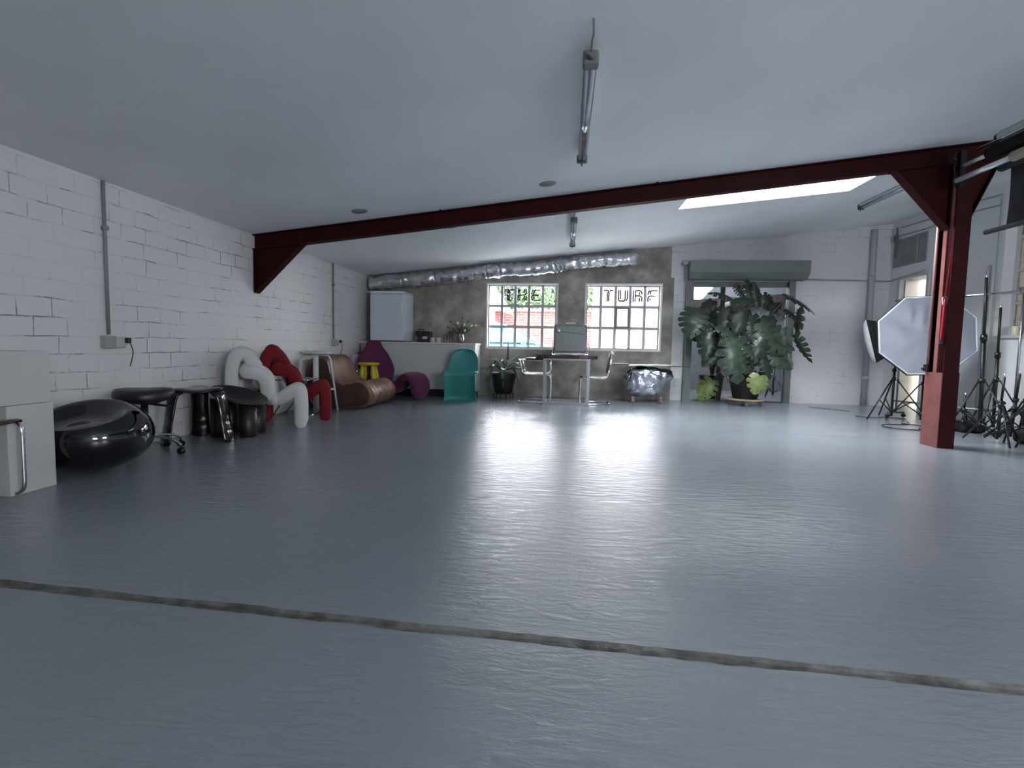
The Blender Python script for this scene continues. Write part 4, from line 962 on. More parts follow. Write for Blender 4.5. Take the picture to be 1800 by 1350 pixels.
b.tube([(-.2, -.1, .006), (-.2, .1, .006), (-.2, .1, .02)], .005); b.tube([(.2, -.1, .006), (.2, .1, .006)], .005); b.bx(-.24, .24, -.05, .05, .008, .03); b.build('wire_stand', chrome, t)

# ------------------------------------------------------------------ agave in a dark pot
m_pot = pm('black_glazed_pot', (20, 20, 22), .3, bump=.1, bscale=10)
t = thing('agave_plant', 'spiky agave in a dark tapered pot on a small footed stand below the left window', 'potted plant', (-1.06, 9.02, 0))
b = MB(); b.lathe([(0, .10), (.15, .10), (.165, .13), (.20, .30), (.235, .44), (.235, .455), (.215, .455), (.20, .42), (0, .41)], n=32, cap=False); b.build('pot', m_pot, t)
b = MB(); b.lathe([(0, .085), (.19, .085), (.19, .10), (0, .10)], n=24, cap=False)
for k in range(6): a = radians(60*k+20); b.tube([(.165*cos(a), .165*sin(a), .09), (.18*cos(a), .18*sin(a), 0)], [.012, .008], 8)
b.build('stand', blackmet, t)
m_ag = pm('agave_leaf', (66, 88, 74), .4, var=.15, vscale=8); m_ag2 = pm('agave_pale_leaf', (140, 158, 150), .4, var=.1, vscale=8)
AG = [((.00, .0, .50), (.06, .0, .62), (.07, 0, 1.02), .026, 0), ((-.02, -.05, .50), (-.12, -.12, .66), (-.32, -.14, .68), .030, 1), ((.03, -.08, .5), (.02, -.24, .50), (.02, -.27, .18), .036, 0), ((-.05, -.05, .5), (-.17, -.15, .56), (-.22, -.24, .26), .034, 0),
      ((.06, 0, .52), (.22, -.08, .62), (.46, -.12, .50), .030, 1), ((.06, -.03, .5), (.30, -.08, .52), (.60, -.1, .30), .028, 0), ((.05, -.06, .5), (.18, -.16, .50), (.30, -.18, .24), .034, 0), ((-.03, .03, .5), (-.14, .05, .64), (-.22, .08, .50), .03, 0),
      ((.05, .06, .5), (.14, .10, .66), (.26, .12, .78), .034, 1), ((.0, .08, .5), (-.06, .16, .66), (-.12, .2, .56), .03, 0), ((.07, -.02, .5), (.24, -.04, .58), (.38, -.02, .56), .026, 1), ((-.05, 0, .5), (-.2, -.02, .58), (-.34, -.04, .40), .03, 0)]
for p0, p1, p2, w_, k in AG:
    P = spline([p0, p1, p2], 12); n = len(P)
    def lf(u, v):
        i = min(int(v*(n-1)), n-2); p = P[i].lerp(P[i+1], v*(n-1)-i); tg = (P[i+1]-P[i]).normalized(); sd = tg.cross(Vector((0, 0, 1))); sd = sd.normalized() if sd.length > .05 else Vector((1, 0, 0)); nn = sd.cross(tg)
        q = 2*u-1; ww = w_*(.75+.5*sin(pi*min(v*1.3, 1)))*(1-v**3.5); return p+sd*q*ww+nn*(q*q)*ww*.55
    b = MB(); b.grid(lf, 7, 26); b.build('leaf', m_ag2 if k else m_ag, t, solid=.005)

# ------------------------------------------------------------------ foil rock table with glass top
t = thing('rock_coffee_table', 'glass topped coffee table on a crumpled silver foil boulder with castors', 'coffee table', (1.40, 9.02, 0))
m_rock = pm('crumpled_chrome_film', (190, 194, 202), .12, 1, bump=1.0, bscale=8, rvar=.08)
b = MB(); bmesh.ops.create_icosphere(b.bm, subdivisions=5, radius=1)
for v in b.bm.verts:
    p = v.co.copy(); q = Vector((math.copysign(abs(p.x)**.75, p.x)*.40, math.copysign(abs(p.y)**.75, p.y)*.26, math.copysign(abs(p.z)**.6, p.z)*.255))
    tp = (q.z+.255)/.51; q.x *= .82+.20*tp; q.y *= .82+.2*tp
    if q.x > .15: q.x += (q.x-.15)*max(0, tp-.35)*1.0
    n1 = noise.voronoi(Vector((q.x*5, q.y*5, q.z*5)))[0]; q += p.normalized()*((n1[1]-n1[0])*.05 - .02) + p.normalized()*.010*noise.noise(q*14)
    q.z = min(q.z, .262); v.co = q + Vector((-.02, 0, .355))
b.build('boulder', m_rock, t, smooth=True)
b = MB(); b.box((.02, 0, .628), (1.30, .42, .010), bev=.003); b.build('glass_top', glass_mat('dark_edge_glass', (.45, .55, .52), .2), t)
for x, y in ((-.24, -.15), (.22, -.15), (.22, .15), (-.24, .15)):
    b = MB(); b.lathe([(0, -.018), (.03, -.018), (.035, 0), (.03, .018), (0, .018)], (x, y, .036), 18, rot=RX(pi/2), cap=False); b.box((x, y, .085), (.05, .05, .05), bev=.005); b.build('castor', pm('beige_castor', (120, 108, 100), .5), t)
for x, y, sx, sy, sz, nm, mt, lb in ((-.46, 0, .24, .16, .022, 'notebook', pm('dark_cover', (52, 52, 54), .5), 'dark closed notebook on the left end of the glass table'), (-.14, -.02, .34, .24, .012, 'magazine', pm('white_cover', (222, 222, 220), .3), 'white flat magazine in the middle of the glass table'), (.18, .02, .30, .22, .018, 'photo_book', pm('pale_cover', (206, 208, 208), .3), 'thick pale photo book right of centre on the glass table')):
    b = MB(); b.box((0, 0, sz/2), (sx, sy, sz), bev=.002); o = b.build(nm, mt); o.location = (1.42+x, 9.02+y, .6335); o.rotation_euler = (0, 0, x*.3); tag(o, lb, 'book')
b = MB(); b.lathe([(0, 0), (.03, 0), (.045, .02), (.042, .02), (.028, .004), (0, .004)], n=20, cap=False); o = b.build('small_bowl', m_mug); o.location = (1.86, 9.0, .6335); tag(o, 'small white bowl near the right end of the glass table', 'bowl')
b = MB(); b.tube([(-.07, 0, .009), (.07, 0, .009)], .008, 10); o = b.build('candle_stick', m_mug); o.location = (1.74, 8.96, .6335); tag(o, 'white candle lying beside the small bowl on the glass table', 'candle')

# ------------------------------------------------------------------ monstera
m_ml = [pm('monstera_leaf', (58, 74, 60), .28, var=.25, vscale=9, bump=.15, bscale=14), pm('monstera_leaf_dark', (42, 56, 44), .3, var=.25, vscale=9, bump=.15, bscale=14), pm('monstera_leaf_lime', (112, 130, 72), .35, var=.15, vscale=9, bump=.1, bscale=14)]
m_pet = pm('monstera_petiole', (104, 108, 78), .5, var=.2)
def monstera_mesh(seed, mat, nf=7, cut=.5):
    """unit leaf: base at origin, tip along +y, face up +z; fingers cut in from the edge on both sides of the midrib"""
    rnd = random.Random(seed); b = MB()
    def width(t): return .50*(sin(pi*min(1, t*.93+.10)))**.75*(1.06-.35*t)
    for s in (-1, 1):
        for k in range(nf):
            t0, t1 = k/nf, (k+1)/nf; ga = .09+.14*rnd.random()
            rows = []
            for i in range(8):
                r_ = i/7; g = ga*max(0, (r_-(1-cut))/cut)**.5 if r_ > 1-cut else 0; row = []
                for j in range(4):
                    q = t0+(t1-t0)*(g + (1-2*g)*j/3); wv = width(q)*(1-.10*abs(j/3-.5)*2*(r_ > .8)); x = s*wv*r_
                    y = q - .10 + r_*(.10 - .26*(1-q)**1.5) + (.08*r_*q)
                    z = -.26*(r_**2)*wv*1.2 - .22*max(0, y)**2 + .018*sin(q*nf*2*pi)*r_
                    row.append(b.bm.verts.new((x, y, z)))
                rows.append(row)
            for i in range(7):
                for j in range(3):
                    f = b.bm.faces.new((rows[i][j], rows[i+1][j], rows[i+1][j+1], rows[i][j+1])); f.smooth = True
    bmesh.ops.remove_doubles(b.bm, verts=list(b.bm.verts), dist=.0008)
    o = b.build('leaf', mat, None); return o
LV = {}
for mi in range(3):
    for sd in range(3):
        o = monstera_mesh(sd*7+mi, m_ml[mi], [5, 4, 6][sd], [.55, .42, .62][sd]); LV[(mi, sd)] = o.data; bpy.data.objects.remove(o)
def place_leaf(plant, base, tip, nrm, size_w=1.0, mi=0, sd=0):
    """leaf from base to tip (plant local), face normal roughly nrm"""
    base = Vector(base); tip = Vector(tip); y = (tip-base); L_ = y.length; y.normalize(); n_ = Vector(nrm); n_ = (n_-y*n_.dot(y)).normalized(); x = y.cross(n_)
    o = bpy.data.objects.new('leaf', LV[(mi, sd)]); C.objects.link(o); o.parent = plant
    m = Matrix((x*L_*size_w, y*L_, n_*L_)).transposed().to_4x4(); m.translation = base; o.matrix_local = m
    return o
def pot(t, r0_, r1_, h, z0, mat):
    b = MB(); b.lathe([(0, z0), (r0_, z0), (r0_+.008, z0+.02), (r1_, z0+h-.04), (r1_+.012, z0+h-.035), (r1_+.012, z0+h), (r1_-.01, z0+h), (r1_-.02, z0+h-.05), (0, z0+h-.05)], n=36, cap=False); b.build('pot', mat, t)
PX, PY = 3.02, 9.0
t = thing('monstera_plant', 'large monstera in a black pot on a wooden dolly in front of the doorway', 'potted plant', (PX, PY, .115))
pot(t, .19, .27, .46, 0, pm('black_plastic_pot', (13, 13, 14), .45))
b = MB(); b.lathe([(0, .405), (.24, .405), (.24, .415), (0, .42)], n=20, cap=False); b.build('soil', pm('potting_soil', (38, 28, 22), .95, bump=1, bscale=60), t)
def px(x, y, Y): # picture column/row on the plant's plane expressed in plant coordinates
    fx = (x-900)/910; fy = (y-675)/910; d = fw + rr*fx - uu*fy; k = (PY+Y)/d.y
    return Vector((d.x*k-PX, Y, .93+d.z*k-.115))
LEAVES = [ # base px, tip px, depth offset, tip depth offset, normal, width, material, shape
 ((1292, 604), (1303, 672), -.36, -.46, (0, -1, .5), 1.10, 0, 0), ((1340, 572), (1384, 618), -.22, -.34, (-.2, -1, .6), 1.15, 0, 2), ((1362, 618), (1397, 645), -.16, -.24, (.1, -1, .3), 1.25, 0, 1),
 ((1222, 548), (1213, 590), -.12, -.26, (-.1, -1, .9), 1.30, 0, 2), ((1320, 528), (1316, 490), .05, .05, (0, -1, .1), .8, 1, 0), ((1334, 530), (1330, 494), .02, .0, (.3, -1, 0), .7, 1, 1),
 ((1280, 520), (1250, 508), .05, -.1, (0, -.6, 1), .9, 0, 2), ((1290, 528), (1330, 520), -.05, -.12, (0, -.8, 1), .9, 0, 1), ((1388, 520), (1438, 541), -.05, -.1, (.2, -.3, 1), .8, 1, 0), ((1402, 548), (1396, 590), -.08, -.12, (-1, -.6, 0), .6, 1, 1),
 ((1384, 545), (1406, 560), -.12, -.22, (.2, -.6, .8), .9, 1, 0), ((1398, 594), (1418, 640), -.05, -.1, (-1, -.35, .3), .55, 1, 2), ((1248, 590), (1240, 632), -.1, -.2, (-.1, -1, .5), 1.0, 1, 0), ((1262, 610), (1236, 640), -.05, -.15, (-.3, -1, .4), .9, 1, 1),
 ((1276, 548), (1262, 590), -.08, -.14, (-.2, -1, .3), 1.05, 1, 0), ((1306, 548), (1292, 590), -.2, -.30, (0, -1, .4), 1.0, 1, 1), ((1322, 560), (1330, 605), -.2, -.28, (.1, -1, .2), 1.0, 1, 2), ((1250, 530), (1228, 550), .0, -.06, (-.2, -.7, .7), 1.0, 1, 1),
 ((1340, 600), (1320, 640), -.28, -.36, (0, -1, .3), .95, 1, 2), ((1345, 630), (1358, 665), -.18, -.22, (.2, -1, .1), .9, 1, 0), ((1268, 575), (1306, 596), -.24, -.36, (0, -.5, 1), .9, 0, 1), ((1310, 610), (1335, 632), -.34, -.42, (.2, -.7, .8), .8, 0, 0),
 ((1372, 590), (1385, 575), -.1, -.14, (.3, -.8, .4), .9, 0, 2), ((1238, 575), (1226, 600), -.0, -.1, (-.4, -.8, .3), .9, 1, 2), ((1300, 645), (1284, 620), -.28, -.32, (-.2, -1, .3), .7, 0, 1), ((1355, 545), (1376, 530), .0, .0, (.1, -1, .5), .9, 1, 1),
 ((1344, 520), (1362, 538), .05, .02, (.1, -1, .3), 1.1, 1, 0), ((1296, 505), (1310, 520), .08, .02, (0, -1, .6), 1.1, 1, 2), ((1258, 555), (1244, 575), .05, .0, (-.2, -1, .3), 1.1, 1, 0), ((1374, 600), (1400, 612), -.05, -.1, (.2, -.9, .5), .9, 0, 1),
 ((1250, 671), (1231, 702), .33, .27, (0, -1, .5), 1.15, 2, 0), ((1335, 663), (1328, 692), -.34, -.40, (0, -1, .45), 1.45, 2, 1), ((1240, 560), (1258, 540), .1, .1, (0, -1, .2), 1.0, 1, 1), ((1316, 575), (1300, 560), -.1, -.12, (0, -1, .6), 1.2, 1, 0), ((1288, 566), (1276, 602), -.1, -.16, (0, -1, .1), 1.2, 1, 2), ((1350, 560), (1362, 590), -.1, -.16, (0, -1, .1), 1.1, 1, 1)]
stems = []
for (b0_, b1_, y0_, y1_, nn, wd, mi, sd) in LEAVES:
    A = px(b0_[0], b0_[1], y0_); B = px(b1_[0], b1_[1], y1_)
    place_leaf(t, A, B, nn, wd, mi, sd); stems.append(A)
random.seed(8)
for i, A in enumerate(stems):
    r_ = random.uniform(.02, .14); a = random.uniform(0, 2*pi); s = Vector((cos(a)*r_, sin(a)*r_, .40)); mid = s.lerp(A, .55)+Vector((random.uniform(-.05, .05)+.15*(s.x-A.x)*0, random.uniform(-.03, .05), .16))
    b = MB(); b.tube(spline([s, mid, A], 8), [.010]*8+[.007]*9, 7); b.build('petiole', m_pet, t)
for dx, dy, h in ((-.05, .03, 1.25), (.07, .05, 1.35), (.0, -.05, .9)):
    b = MB(); b.tube([(dx, dy, .38), (dx*1.6, dy*1.4, h)], .013, 8); b.build('support_cane', pm('bamboo_cane', (150, 146, 96), .6), t)
random.seed(4)
for k in range(7):
    x = -.42+.05*k; b = MB(); b.tube(spline([(x, -.05, .85+.04*k), (x-.05+.03*random.random(), -.12, .55), (x+.06, -.12, .28), (x+.12+.02*k, -.20, .22 if k % 2 else .38)], 7), .005, 6); b.build('aerial_root', pm('aerial_root', (112, 98, 82), .7), t)
t = thing('plant_dolly', 'round wooden plant dolly on castors beneath the large monstera', 'plant dolly', (PX, PY, 0))
b = MB(); b.lathe([(0, .088), (.31, .088), (.315, .10), (.31, .114), (0, .114)], n=40, cap=False); b.build('board', pm('pale_plywood', (150, 132, 106), .6, var=.15), t)
for k in range(4):
    a = radians(-100+90*k); b = MB(); x, y = .24*cos(a), .24*sin(a); b.lathe([(0, -.014), (.028, -.014), (.032, 0), (.028, .014), (0, .014)], (x, y, .033), 18, rot=RX(pi/2), cap=False); b.box((x, y, .072), (.045, .035, .034), bev=.004); b.build('castor', pm('grey_castor', (112, 112, 116), .5), t)
# ------------------------------------------------------------------ studio lighting corner
def knob(b, p, d, r=.014):
    p = Vector(p); d = Vector(d).normalized(); b.tube([p, p+d*.03], r*.5, 8); b.tube([p+d*.022, p+d*.042], r, 10)
def light_stand(label, loc, h, rz, spread=.42, legz=.55, lean=(0, 0), r=.016, braces=True, tip=True, fold=1.0):
    t = thing('light_stand', label, 'light stand', loc, rz, 'black light stands')
    if lean != (0, 0): t.rotation_euler = (lean[0], lean[1], rz)
    b = MB(); b.tube([(0, 0, .05 if braces else .02), (0, 0, h*.62)], r, 12); b.tube([(0, 0, h*.6), (0, 0, h)], r*.72, 12); b.build('pole', blackmet, t)
    b = MB(); b.tube([(0, 0, h*.60), (0, 0, h*.645)], r*1.5, 12); knob(b, (0, 0, h*.62), (1, .3, 0)); b.build('clamp', blackpl, t)
    if tip: b = MB(); b.tube([(0, 0, h-.01), (0, 0, h+.035)], .006, 8); b.build('spigot', chrome, t)
    b = MB(); b.tube([(0, 0, legz-.02), (0, 0, legz+.03)], r*1.6, 12); b.build('collar', blackpl, t)
    b = MB(); b.tube([(0, 0, .10), (0, 0, .15)], r*1.5, 12); b.build('collar', blackpl, t)
    for k in range(3):
        a = 2*pi*k/3; d = Vector((cos(a), sin(a), 0)); b = MB(); b.tube([d*.035+Vector((0, 0, legz)), d*spread+Vector((0, 0, .010))], .0105, 8, flat=.8); b.build('leg', blackmet, t)
        if braces: b = MB(); b.tube([d*.03+Vector((0, 0, .125)), d*(spread*.52)+Vector((0, 0, legz*.48))], .008, 8); b.build('brace', blackmet, t)
    return t
light_stand('black light stand under the narrow strip softbox', (4.52, 7.62, 0), 1.10, radians(200), .42, .56)
light_stand('black light stand carrying the big octagonal softbox', (4.70, 7.30, 0), 1.08, radians(250), .40, .52, r=.019)
m_dif = pm('silver_white_diffuser', (126, 131, 142), .4, .15, bump=.35, bscale=9, sheen=.2)
# octagonal softbox
t = thing('octagonal_softbox', 'large octagonal softbox with silvery white front, partly behind the red column', 'softbox', (4.57, 7.12, 1.15), 0)
t.rotation_euler = (radians(-4), radians(3), radians(-12))
R8 = .56
oc = [Vector((R8*cos(radians(22.5+45*k+6)), 0, R8*.94*sin(radians(22.5+45*k+6)))) for k in range(8)]
b = MB()
def face(u, v):
    k = u*8; i = int(k) % 8; p = oc[i].lerp(oc[(i+1) % 8], k-int(k)); q = p*v
    return q+Vector((0, -.03+.035*(v**2)*.3-.012*noise.noise(Vector((q.x*5, q.z*5, 1)))*(1-v*.3) - .02*math.exp(-((q.x+.08)/.2)**2-((q.z-.3)/.16)**2)*abs(sin(q.x*22)), 0))
b.grid(face, 64, 16, wrapu=True); bmesh.ops.remove_doubles(b.bm, verts=list(b.bm.verts), dist=.0005); b.build('front_diffuser', m_dif, t)
b = MB(); b.tube([p*1.0+Vector((0, -.012, 0)) for p in oc], .012, 8, closed=True); b.build('white_rim', pm('white_piping', (196, 202, 210), .5), t)
b = MB(); b.tube([p*1.02+Vector((0, .01, 0)) for p in oc], .011, 8, closed=True)
def cone(u, v):
    k = u*8; i = int(k) % 8; p = oc[i].lerp(oc[(i+1) % 8], k-int(k)); return p*(1-.82*v**1.3)+Vector((0, .02+.34*v, 0))
b.grid(cone, 64, 8, wrapu=True); b.build('black_shell', pm('black_softbox_fabric', (14, 14, 16), .7), t)
b = MB(); b.box((.0, .42, -.0), (.13, .18, .16), bev=.02); b.build('flash_head', blackpl, t)
# strip softbox
t = thing('strip_softbox', 'narrow softbox with white front seen from its side, left of the octagonal one', 'softbox', (4.30, 7.62, 1.10), 0)
t.rotation_euler = (0, radians(-14), radians(-26))
b = MB(); P0 = [Vector((-.11, y, z)) for y, z in ((-.22, -.30), (.22, -.30), (.22, .30), (-.22, .30))]; P1 = [Vector((.17, y*.35, z*.62)) for y, z in ((-.22, -.30), (.22, -.30), (.22, .30), (-.22, .30))]
va = [b.bm.verts.new(p) for p in P0]; vb = [b.bm.verts.new(p) for p in P1]
for i in range(4): b.bm.faces.new((va[i], va[(i+1) % 4], vb[(i+1) % 4], vb[i]))
b.bm.faces.new(vb); b.build('black_shell', pm('black_softbox_fabric', (14, 14, 16), .7), t)
b = MB(); b.grid(lambda u, v: Vector((-.11-.055*(sin(pi*u)*sin(pi*v))**.4, (2*u-1)*.22, (2*v-1)*.30)), 14, 14); b.build('front_diffuser', pm('white_diffuser', (184, 186, 190), .7), t)
b = MB(); b.box((.20, 0, 0), (.14, .11, .11), bev=.015); b.build('flash_head', blackpl, t)
# garment rail
t = thing('garment_rail', 'chrome garment rail behind the column and the octagonal softbox', 'clothes rail', (0, 0, 0))
A = Vector((4.82, 7.86, 0)); B_ = Vector((5.27, 6.62, 0)); A = Vector((4.70, 7.90, 0)); d = (B_-A)
zr = 1.66
b = MB(); b.tube([A+Vector((0, 0, zr))-d*.05, B_+Vector((0, 0, zr))+d*.06], .016, 12); b.build('hanging_rail', chrome, t)
for q in (A+d*.03, B_):
    b = MB(); b.tube([q+Vector((0, 0, .08)), q+Vector((0, 0, 1.66))], .013, 10); b.build('upright', steelgrey, t)
    s = Vector((d.y, -d.x, 0)).normalized()*.16
    b = MB(); b.tube([q-s+Vector((0, 0, .075)), q+s+Vector((0, 0, .075))], .012, 8); ft = b.build('foot_bar', steelgrey, t)
    for e in (-1, 1): b = MB(); b.ball(q+s*e+Vector((0, 0, .031)), .03, 12, 8); b.build('castor', blackpl, ft)
b = MB(); b.tube([A+Vector((0, 0, .24)), B_+Vector((0, 0, .24))], .012, 8); b.build('lower_rail', steelgrey, t)
b = MB()
for e in (.985, 1.03): q = A+d*e; b.bx(q.x-.02, q.x+.02, q.y-.02, q.y+.02, zr-.03, zr+.05, bev=.004)
b.build('end_stop', steelgrey, t)
# stands behind and right of the column
light_stand('tallest black light stand, right of the red column', (4.72, 6.35, 0), 1.78, radians(175), .36, .62, lean=(0, radians(2)), r=.021)
light_stand('second tall black light stand, just right of the tallest one', (5.16, 6.75, 0), 1.48, radians(215), .34, .62, lean=(0, radians(3)), r=.019)
light_stand('short black light stand with silver spigot, front of the heap at the right', (4.50, 5.83, 0), .70, radians(255), .27, .40, lean=(0, radians(4)), r=.016)
light_stand('short black light stand leaning to the right at the right edge, behind the others', (4.82, 6.08, 0), .76, radians(220), .26, .36, lean=(radians(-6), radians(16)), r=.017)
light_stand('low black light stand at the right edge of the picture', (4.72, 5.60, 0), .62, radians(190), .26, .40, lean=(0, 0), r=.018)
light_stand('low wide black light stand squatting between column and tallest stand', (4.68, 6.55, 0), .44, radians(165), .36, .26, r=.017)
light_stand('low black light stand with splayed legs behind the right-hand heap', (5.05, 6.20, 0), .60, radians(300), .24, .42, r=.017)
# loose bundle of stand parts
t = thing('folded_tripod', 'black folded tripod lying across the heap of stands at the right', 'tripod', (4.72, 5.98, .05))
for (a, c_) in (((-.30, -.1, .02), (.28, .06, .40)), ((-.27, -.06, .0), (.30, .1, .36)), ((-.24, -.12, .03), (.26, .02, .46))):
    b = MB(); b.tube([a, c_], .011, 8); b.build('leg', blackmet, t)
b = MB(); b.box((.27, .06, .40), (.06, .06, .08), bev=.01); b.build('head', blackpl, t)
for (x, y, sx, sy, h, lb) in ((4.80, 6.62, .30, .20, .14, 'black equipment bag on the floor under the tall stands'), (4.90, 5.85, .34, .22, .15, 'black equipment bag under the short stands at the right edge')):
    b = MB(); b.box((0, 0, h/2), (sx, sy, h), bev=h*.35); b.bm.verts.ensure_lookup_table()
    for v in b.bm.verts: v.co += Vector((noise.noise(v.co*9), noise.noise(v.co*9+Vector((3, 0, 0))), 0))*.02
    o = b.build('equipment_bag', pm('black_nylon', (17, 17, 19), .8, bump=.5, bscale=20), smooth=True); o.location = (x, y, 0); tag(o, lb, 'bag', 'equipment bags')
# cables
def cable(pts, label, r=.006, plug=False):
    t = thing('power_cable', label, 'cable', (0, 0, 0), 0, 'power cables on the floor')
    b = MB(); b.tube(spline([(x, y, r+.001) for x, y in pts], 8), r, 8); b.build('wire', blackpl, t)
    if plug: b = MB(); b.box((pts[-1][0], pts[-1][1], .016), (.09, .04, .030), bev=.008); b.build('plug', blackpl, t)
cable([(4.62, 7.45), (4.42, 7.1), (4.10, 7.05), (3.98, 6.8), (4.12, 6.63), (4.30, 6.62)], 'black power cable looping on the floor left of the column, ending in a plug', plug=True)
cable([(4.40, 7.2), (4.52, 6.95), (4.36, 6.75), (4.55, 6.6), (4.75, 6.72)], 'black power cable snaking close behind the column foot', plug=True)
cable([(4.2, 7.9), (4.35, 7.75), (4.6, 7.85), (4.75, 7.7), (4.6, 7.5)], 'thin black cable beneath the strip softbox stand', .004)
# flat strip on floor
o = MB().bx(0, .62, 0, .03, .0005, .006).build('floor_strip', pm('grey_tape', (92, 98, 104), .6)); o.location = (4.05, 9.0, 0); o.rotation_euler = (0, 0, radians(-52)); tag(o, 'thin dark strip lying on the floor near the right doorway', 'strip')
# candles on the sill
for y, s, lb in ((7.02, 1, 'cream pillar candle on the right window sill, nearer the corner'), (6.83, 1.1, 'cream pillar candle on the right window sill, nearer the camera')):
    t = thing('pillar_candle', lb, 'candle', (XR+.06, y, 1.163), 0, 'candles on the window sill')
    b = MB(); b.lathe([(0, 0), (.048*s, 0), (.05*s, .004), (.05*s, .11*s), (.045*s, .117*s), (.02, .11*s), (0, .108*s)], n=28, cap=False); b.build('wax', pm('cream_wax', (214, 206, 178), .5), t)
    b = MB(); b.tube([(0, 0, .108*s), (.002, 0, .125*s)], .0015, 6); b.build('wick', blackpl, t)
# light switch on the right wall seen between stands
# ------------------------------------------------------------------ background roll system, top right
t = thing('backdrop_roller_system', 'paper backdrop roller system at the top right, with a dark grey backdrop hanging from it', 'backdrop system', (3.60, 4.83, 2.533)); t.scale = (.911, .911, .911)
m_bd = pm('dark_grey_backdrop', (46, 46, 49), .85, var=.08, vscale=2, spec=.2)
Ya, Yn = .20, -4.2
b = MB(); b.tube([(-.02, .55, 0), (-.02, -.12, 0)], .026, 16); b.build('aluminium_tube', pm('bright_aluminium', (226, 229, 232), .3, .6), t)
b = MB(); b.tube([(-.02, -.125, 0), (-.02, -1.6, 0)], .045, 18); b.build('paper_roll', pm('cream_paper_roll', (168, 164, 142), .8), t)
b = MB(); b.tube([(.07, .12, .0), (.07, Yn, .0)], .055, 20); b.build('dark_roll', m_bd, t)
b = MB(); b.tube([(.01, .18, .135), (.01, Yn, .135)], .062, 20); b.build('black_roll', pm('black_paper_roll', (8, 8, 9), .8, spec=.2), t)
b = MB(); b.tube([(.01, .50, .135), (.01, .18, .135)], .020, 14); b.build('aluminium_tube', pm('bright_aluminium', (226, 229, 232), .3, .6), t)
b = MB(); b.tube([(.04, .10, .262), (.04, Yn, .262)], .052, 18); b.build('white_roll', pm('white_paper_roll', (196, 198, 194), .7), t)
b = MB(); b.tube([(.04, .14, .262), (.04, .10, .262)], .045, 16); b.tube([(.04, .34, .245), (.04, .12, .25)], .016, 12); b.build('end_plug', blackpl, t)
b = MB(); b.tube([(.0, .33, .225), (.0, -.3, .225)], .011, 10); b.build('thin_tube', chrome, t)
b = MB()
for z in (0, .135, .245):
    b.tube(fillet([(-.02, .56, z+.035), (-.05, .56, z+.02), (-.05, .56, z-.035), (.01, .56, z-.045)], .02), .007, 8)
b.bx(-.0, .05, .54, .60, -.06, .30, bev=.004); b.build('hook_bracket', blackmet, t)
b = MB(); b.bx(.0, .09, -4.0, -3.9, -.1, .33); b.build('hook_bracket', blackmet, t)
b = MB(); b.grid(lambda u, v: Vector((.122+.01*sin(v*3), .08+u*(Yn-.08)*.98, .0-.56*v)), 20, 12); b.build('hanging_backdrop', m_bd, t, solid=.002)
b = MB(); b.tube([(.125, .36-.04, -.57), (.125, Yn+.2, -.57)], .024, 16); b.build('bottom_bar', pm('dark_bar', (38, 39, 42), .5), t)
# ------------------------------------------------------------------ beyond the openings
m_gr = pm('yard_paving', (205, 205, 202), .9, var=.1, vscale=2)
o = struct(MB().bx(-14, 14, YB+.3, 24, -.25, -.02).build('trim_1', m_gr)); 
o = struct(MB().bx(XR+.3, 14, -8, YB+.3, -.25, -.02).build('trim_2', m_gr)); 
o = struct(MB().bx(-14, 14, -12, YF-.3, -.25, -.02).build('trim_3', m_gr)); 
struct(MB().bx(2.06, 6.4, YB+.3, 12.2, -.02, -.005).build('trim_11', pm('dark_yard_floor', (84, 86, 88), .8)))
# garden wall with ivy on top
m_gb = brick_mat('garden_brick', (112, 34, 32), (130, 62, 54), (110, 100, 96), .22, .075, .011, bump=.4, horiz='XZ', crack=.2, mixdark=.9, paintnoise=.6)
o = MB().bx(-4.2, .75, 15.5, 15.8, -.02, 1.95).build('garden_wall', m_gb); tag(o, 'red brick garden wall seen through the left window', 'wall')
b = MB(); b.bx(-4.25, .78, 15.45, 15.85, 1.951, 2.02); tag(b.build('coping_strip', pm('pale_coping', (190, 190, 186), .8)), 'pale coping strip along the top of the brick garden wall', 'coping')
b = MB(); b.bx(.8, 3.0, 15.2, 15.6, -.02, 2.95)
o = b.build('brick_house', brick_mat('pale_brick', (132, 122, 112), (112, 92, 82), (80, 74, 70), .24, .08, .012, bump=.4, horiz='XZ', crack=.25, mixdark=.8, paintnoise=.6)); tag(o, 'pale brick house wall seen through the right window', 'building')
for x0_, x1_, z0_, z1_ in ((1.6, 2.0, 2.25, 2.75),): 
    b = MB(); b.bx(x0_, x1_, 15.15, 15.21, z0_, z1_); b.build('window', pm('dim_far_glass', (110, 116, 124), .2), o)
b = MB(); b.bx(.8, 3.0, 15.12, 15.2, 2.12, 2.17); b.bx(1.9, 3.0, 15.12, 15.2, 1.9, 1.93); b.build('ledge', pm('pale_coping', (190, 190, 186), .8), o)
o = MB().tube([(2.24, 15.1, 0), (2.24, 15.1, 1.80)], .07, 14).build('drainpipe', pm('grey_downpipe', (112, 112, 116), .5)); tag(o, 'grey drainpipe outside, seen through the right window', 'pipe')
# neighbouring white gable
b = MB(); b.prism([(-7, 13.6, -.02), (-2.02, 13.6, -.02), (-2.02, 13.6, 1.95), (-1.5, 13.6, 1.8), (-1.52, 13.6, 1.9), (-3.4, 13.6, 4.4), (-7, 13.6, 4.4)], (0, 1.2, 0)); o = b.build('white_gable', pm('white_render', (228, 228, 224), .8)); tag(o, 'white rendered gable at the far left of the left window', 'building')
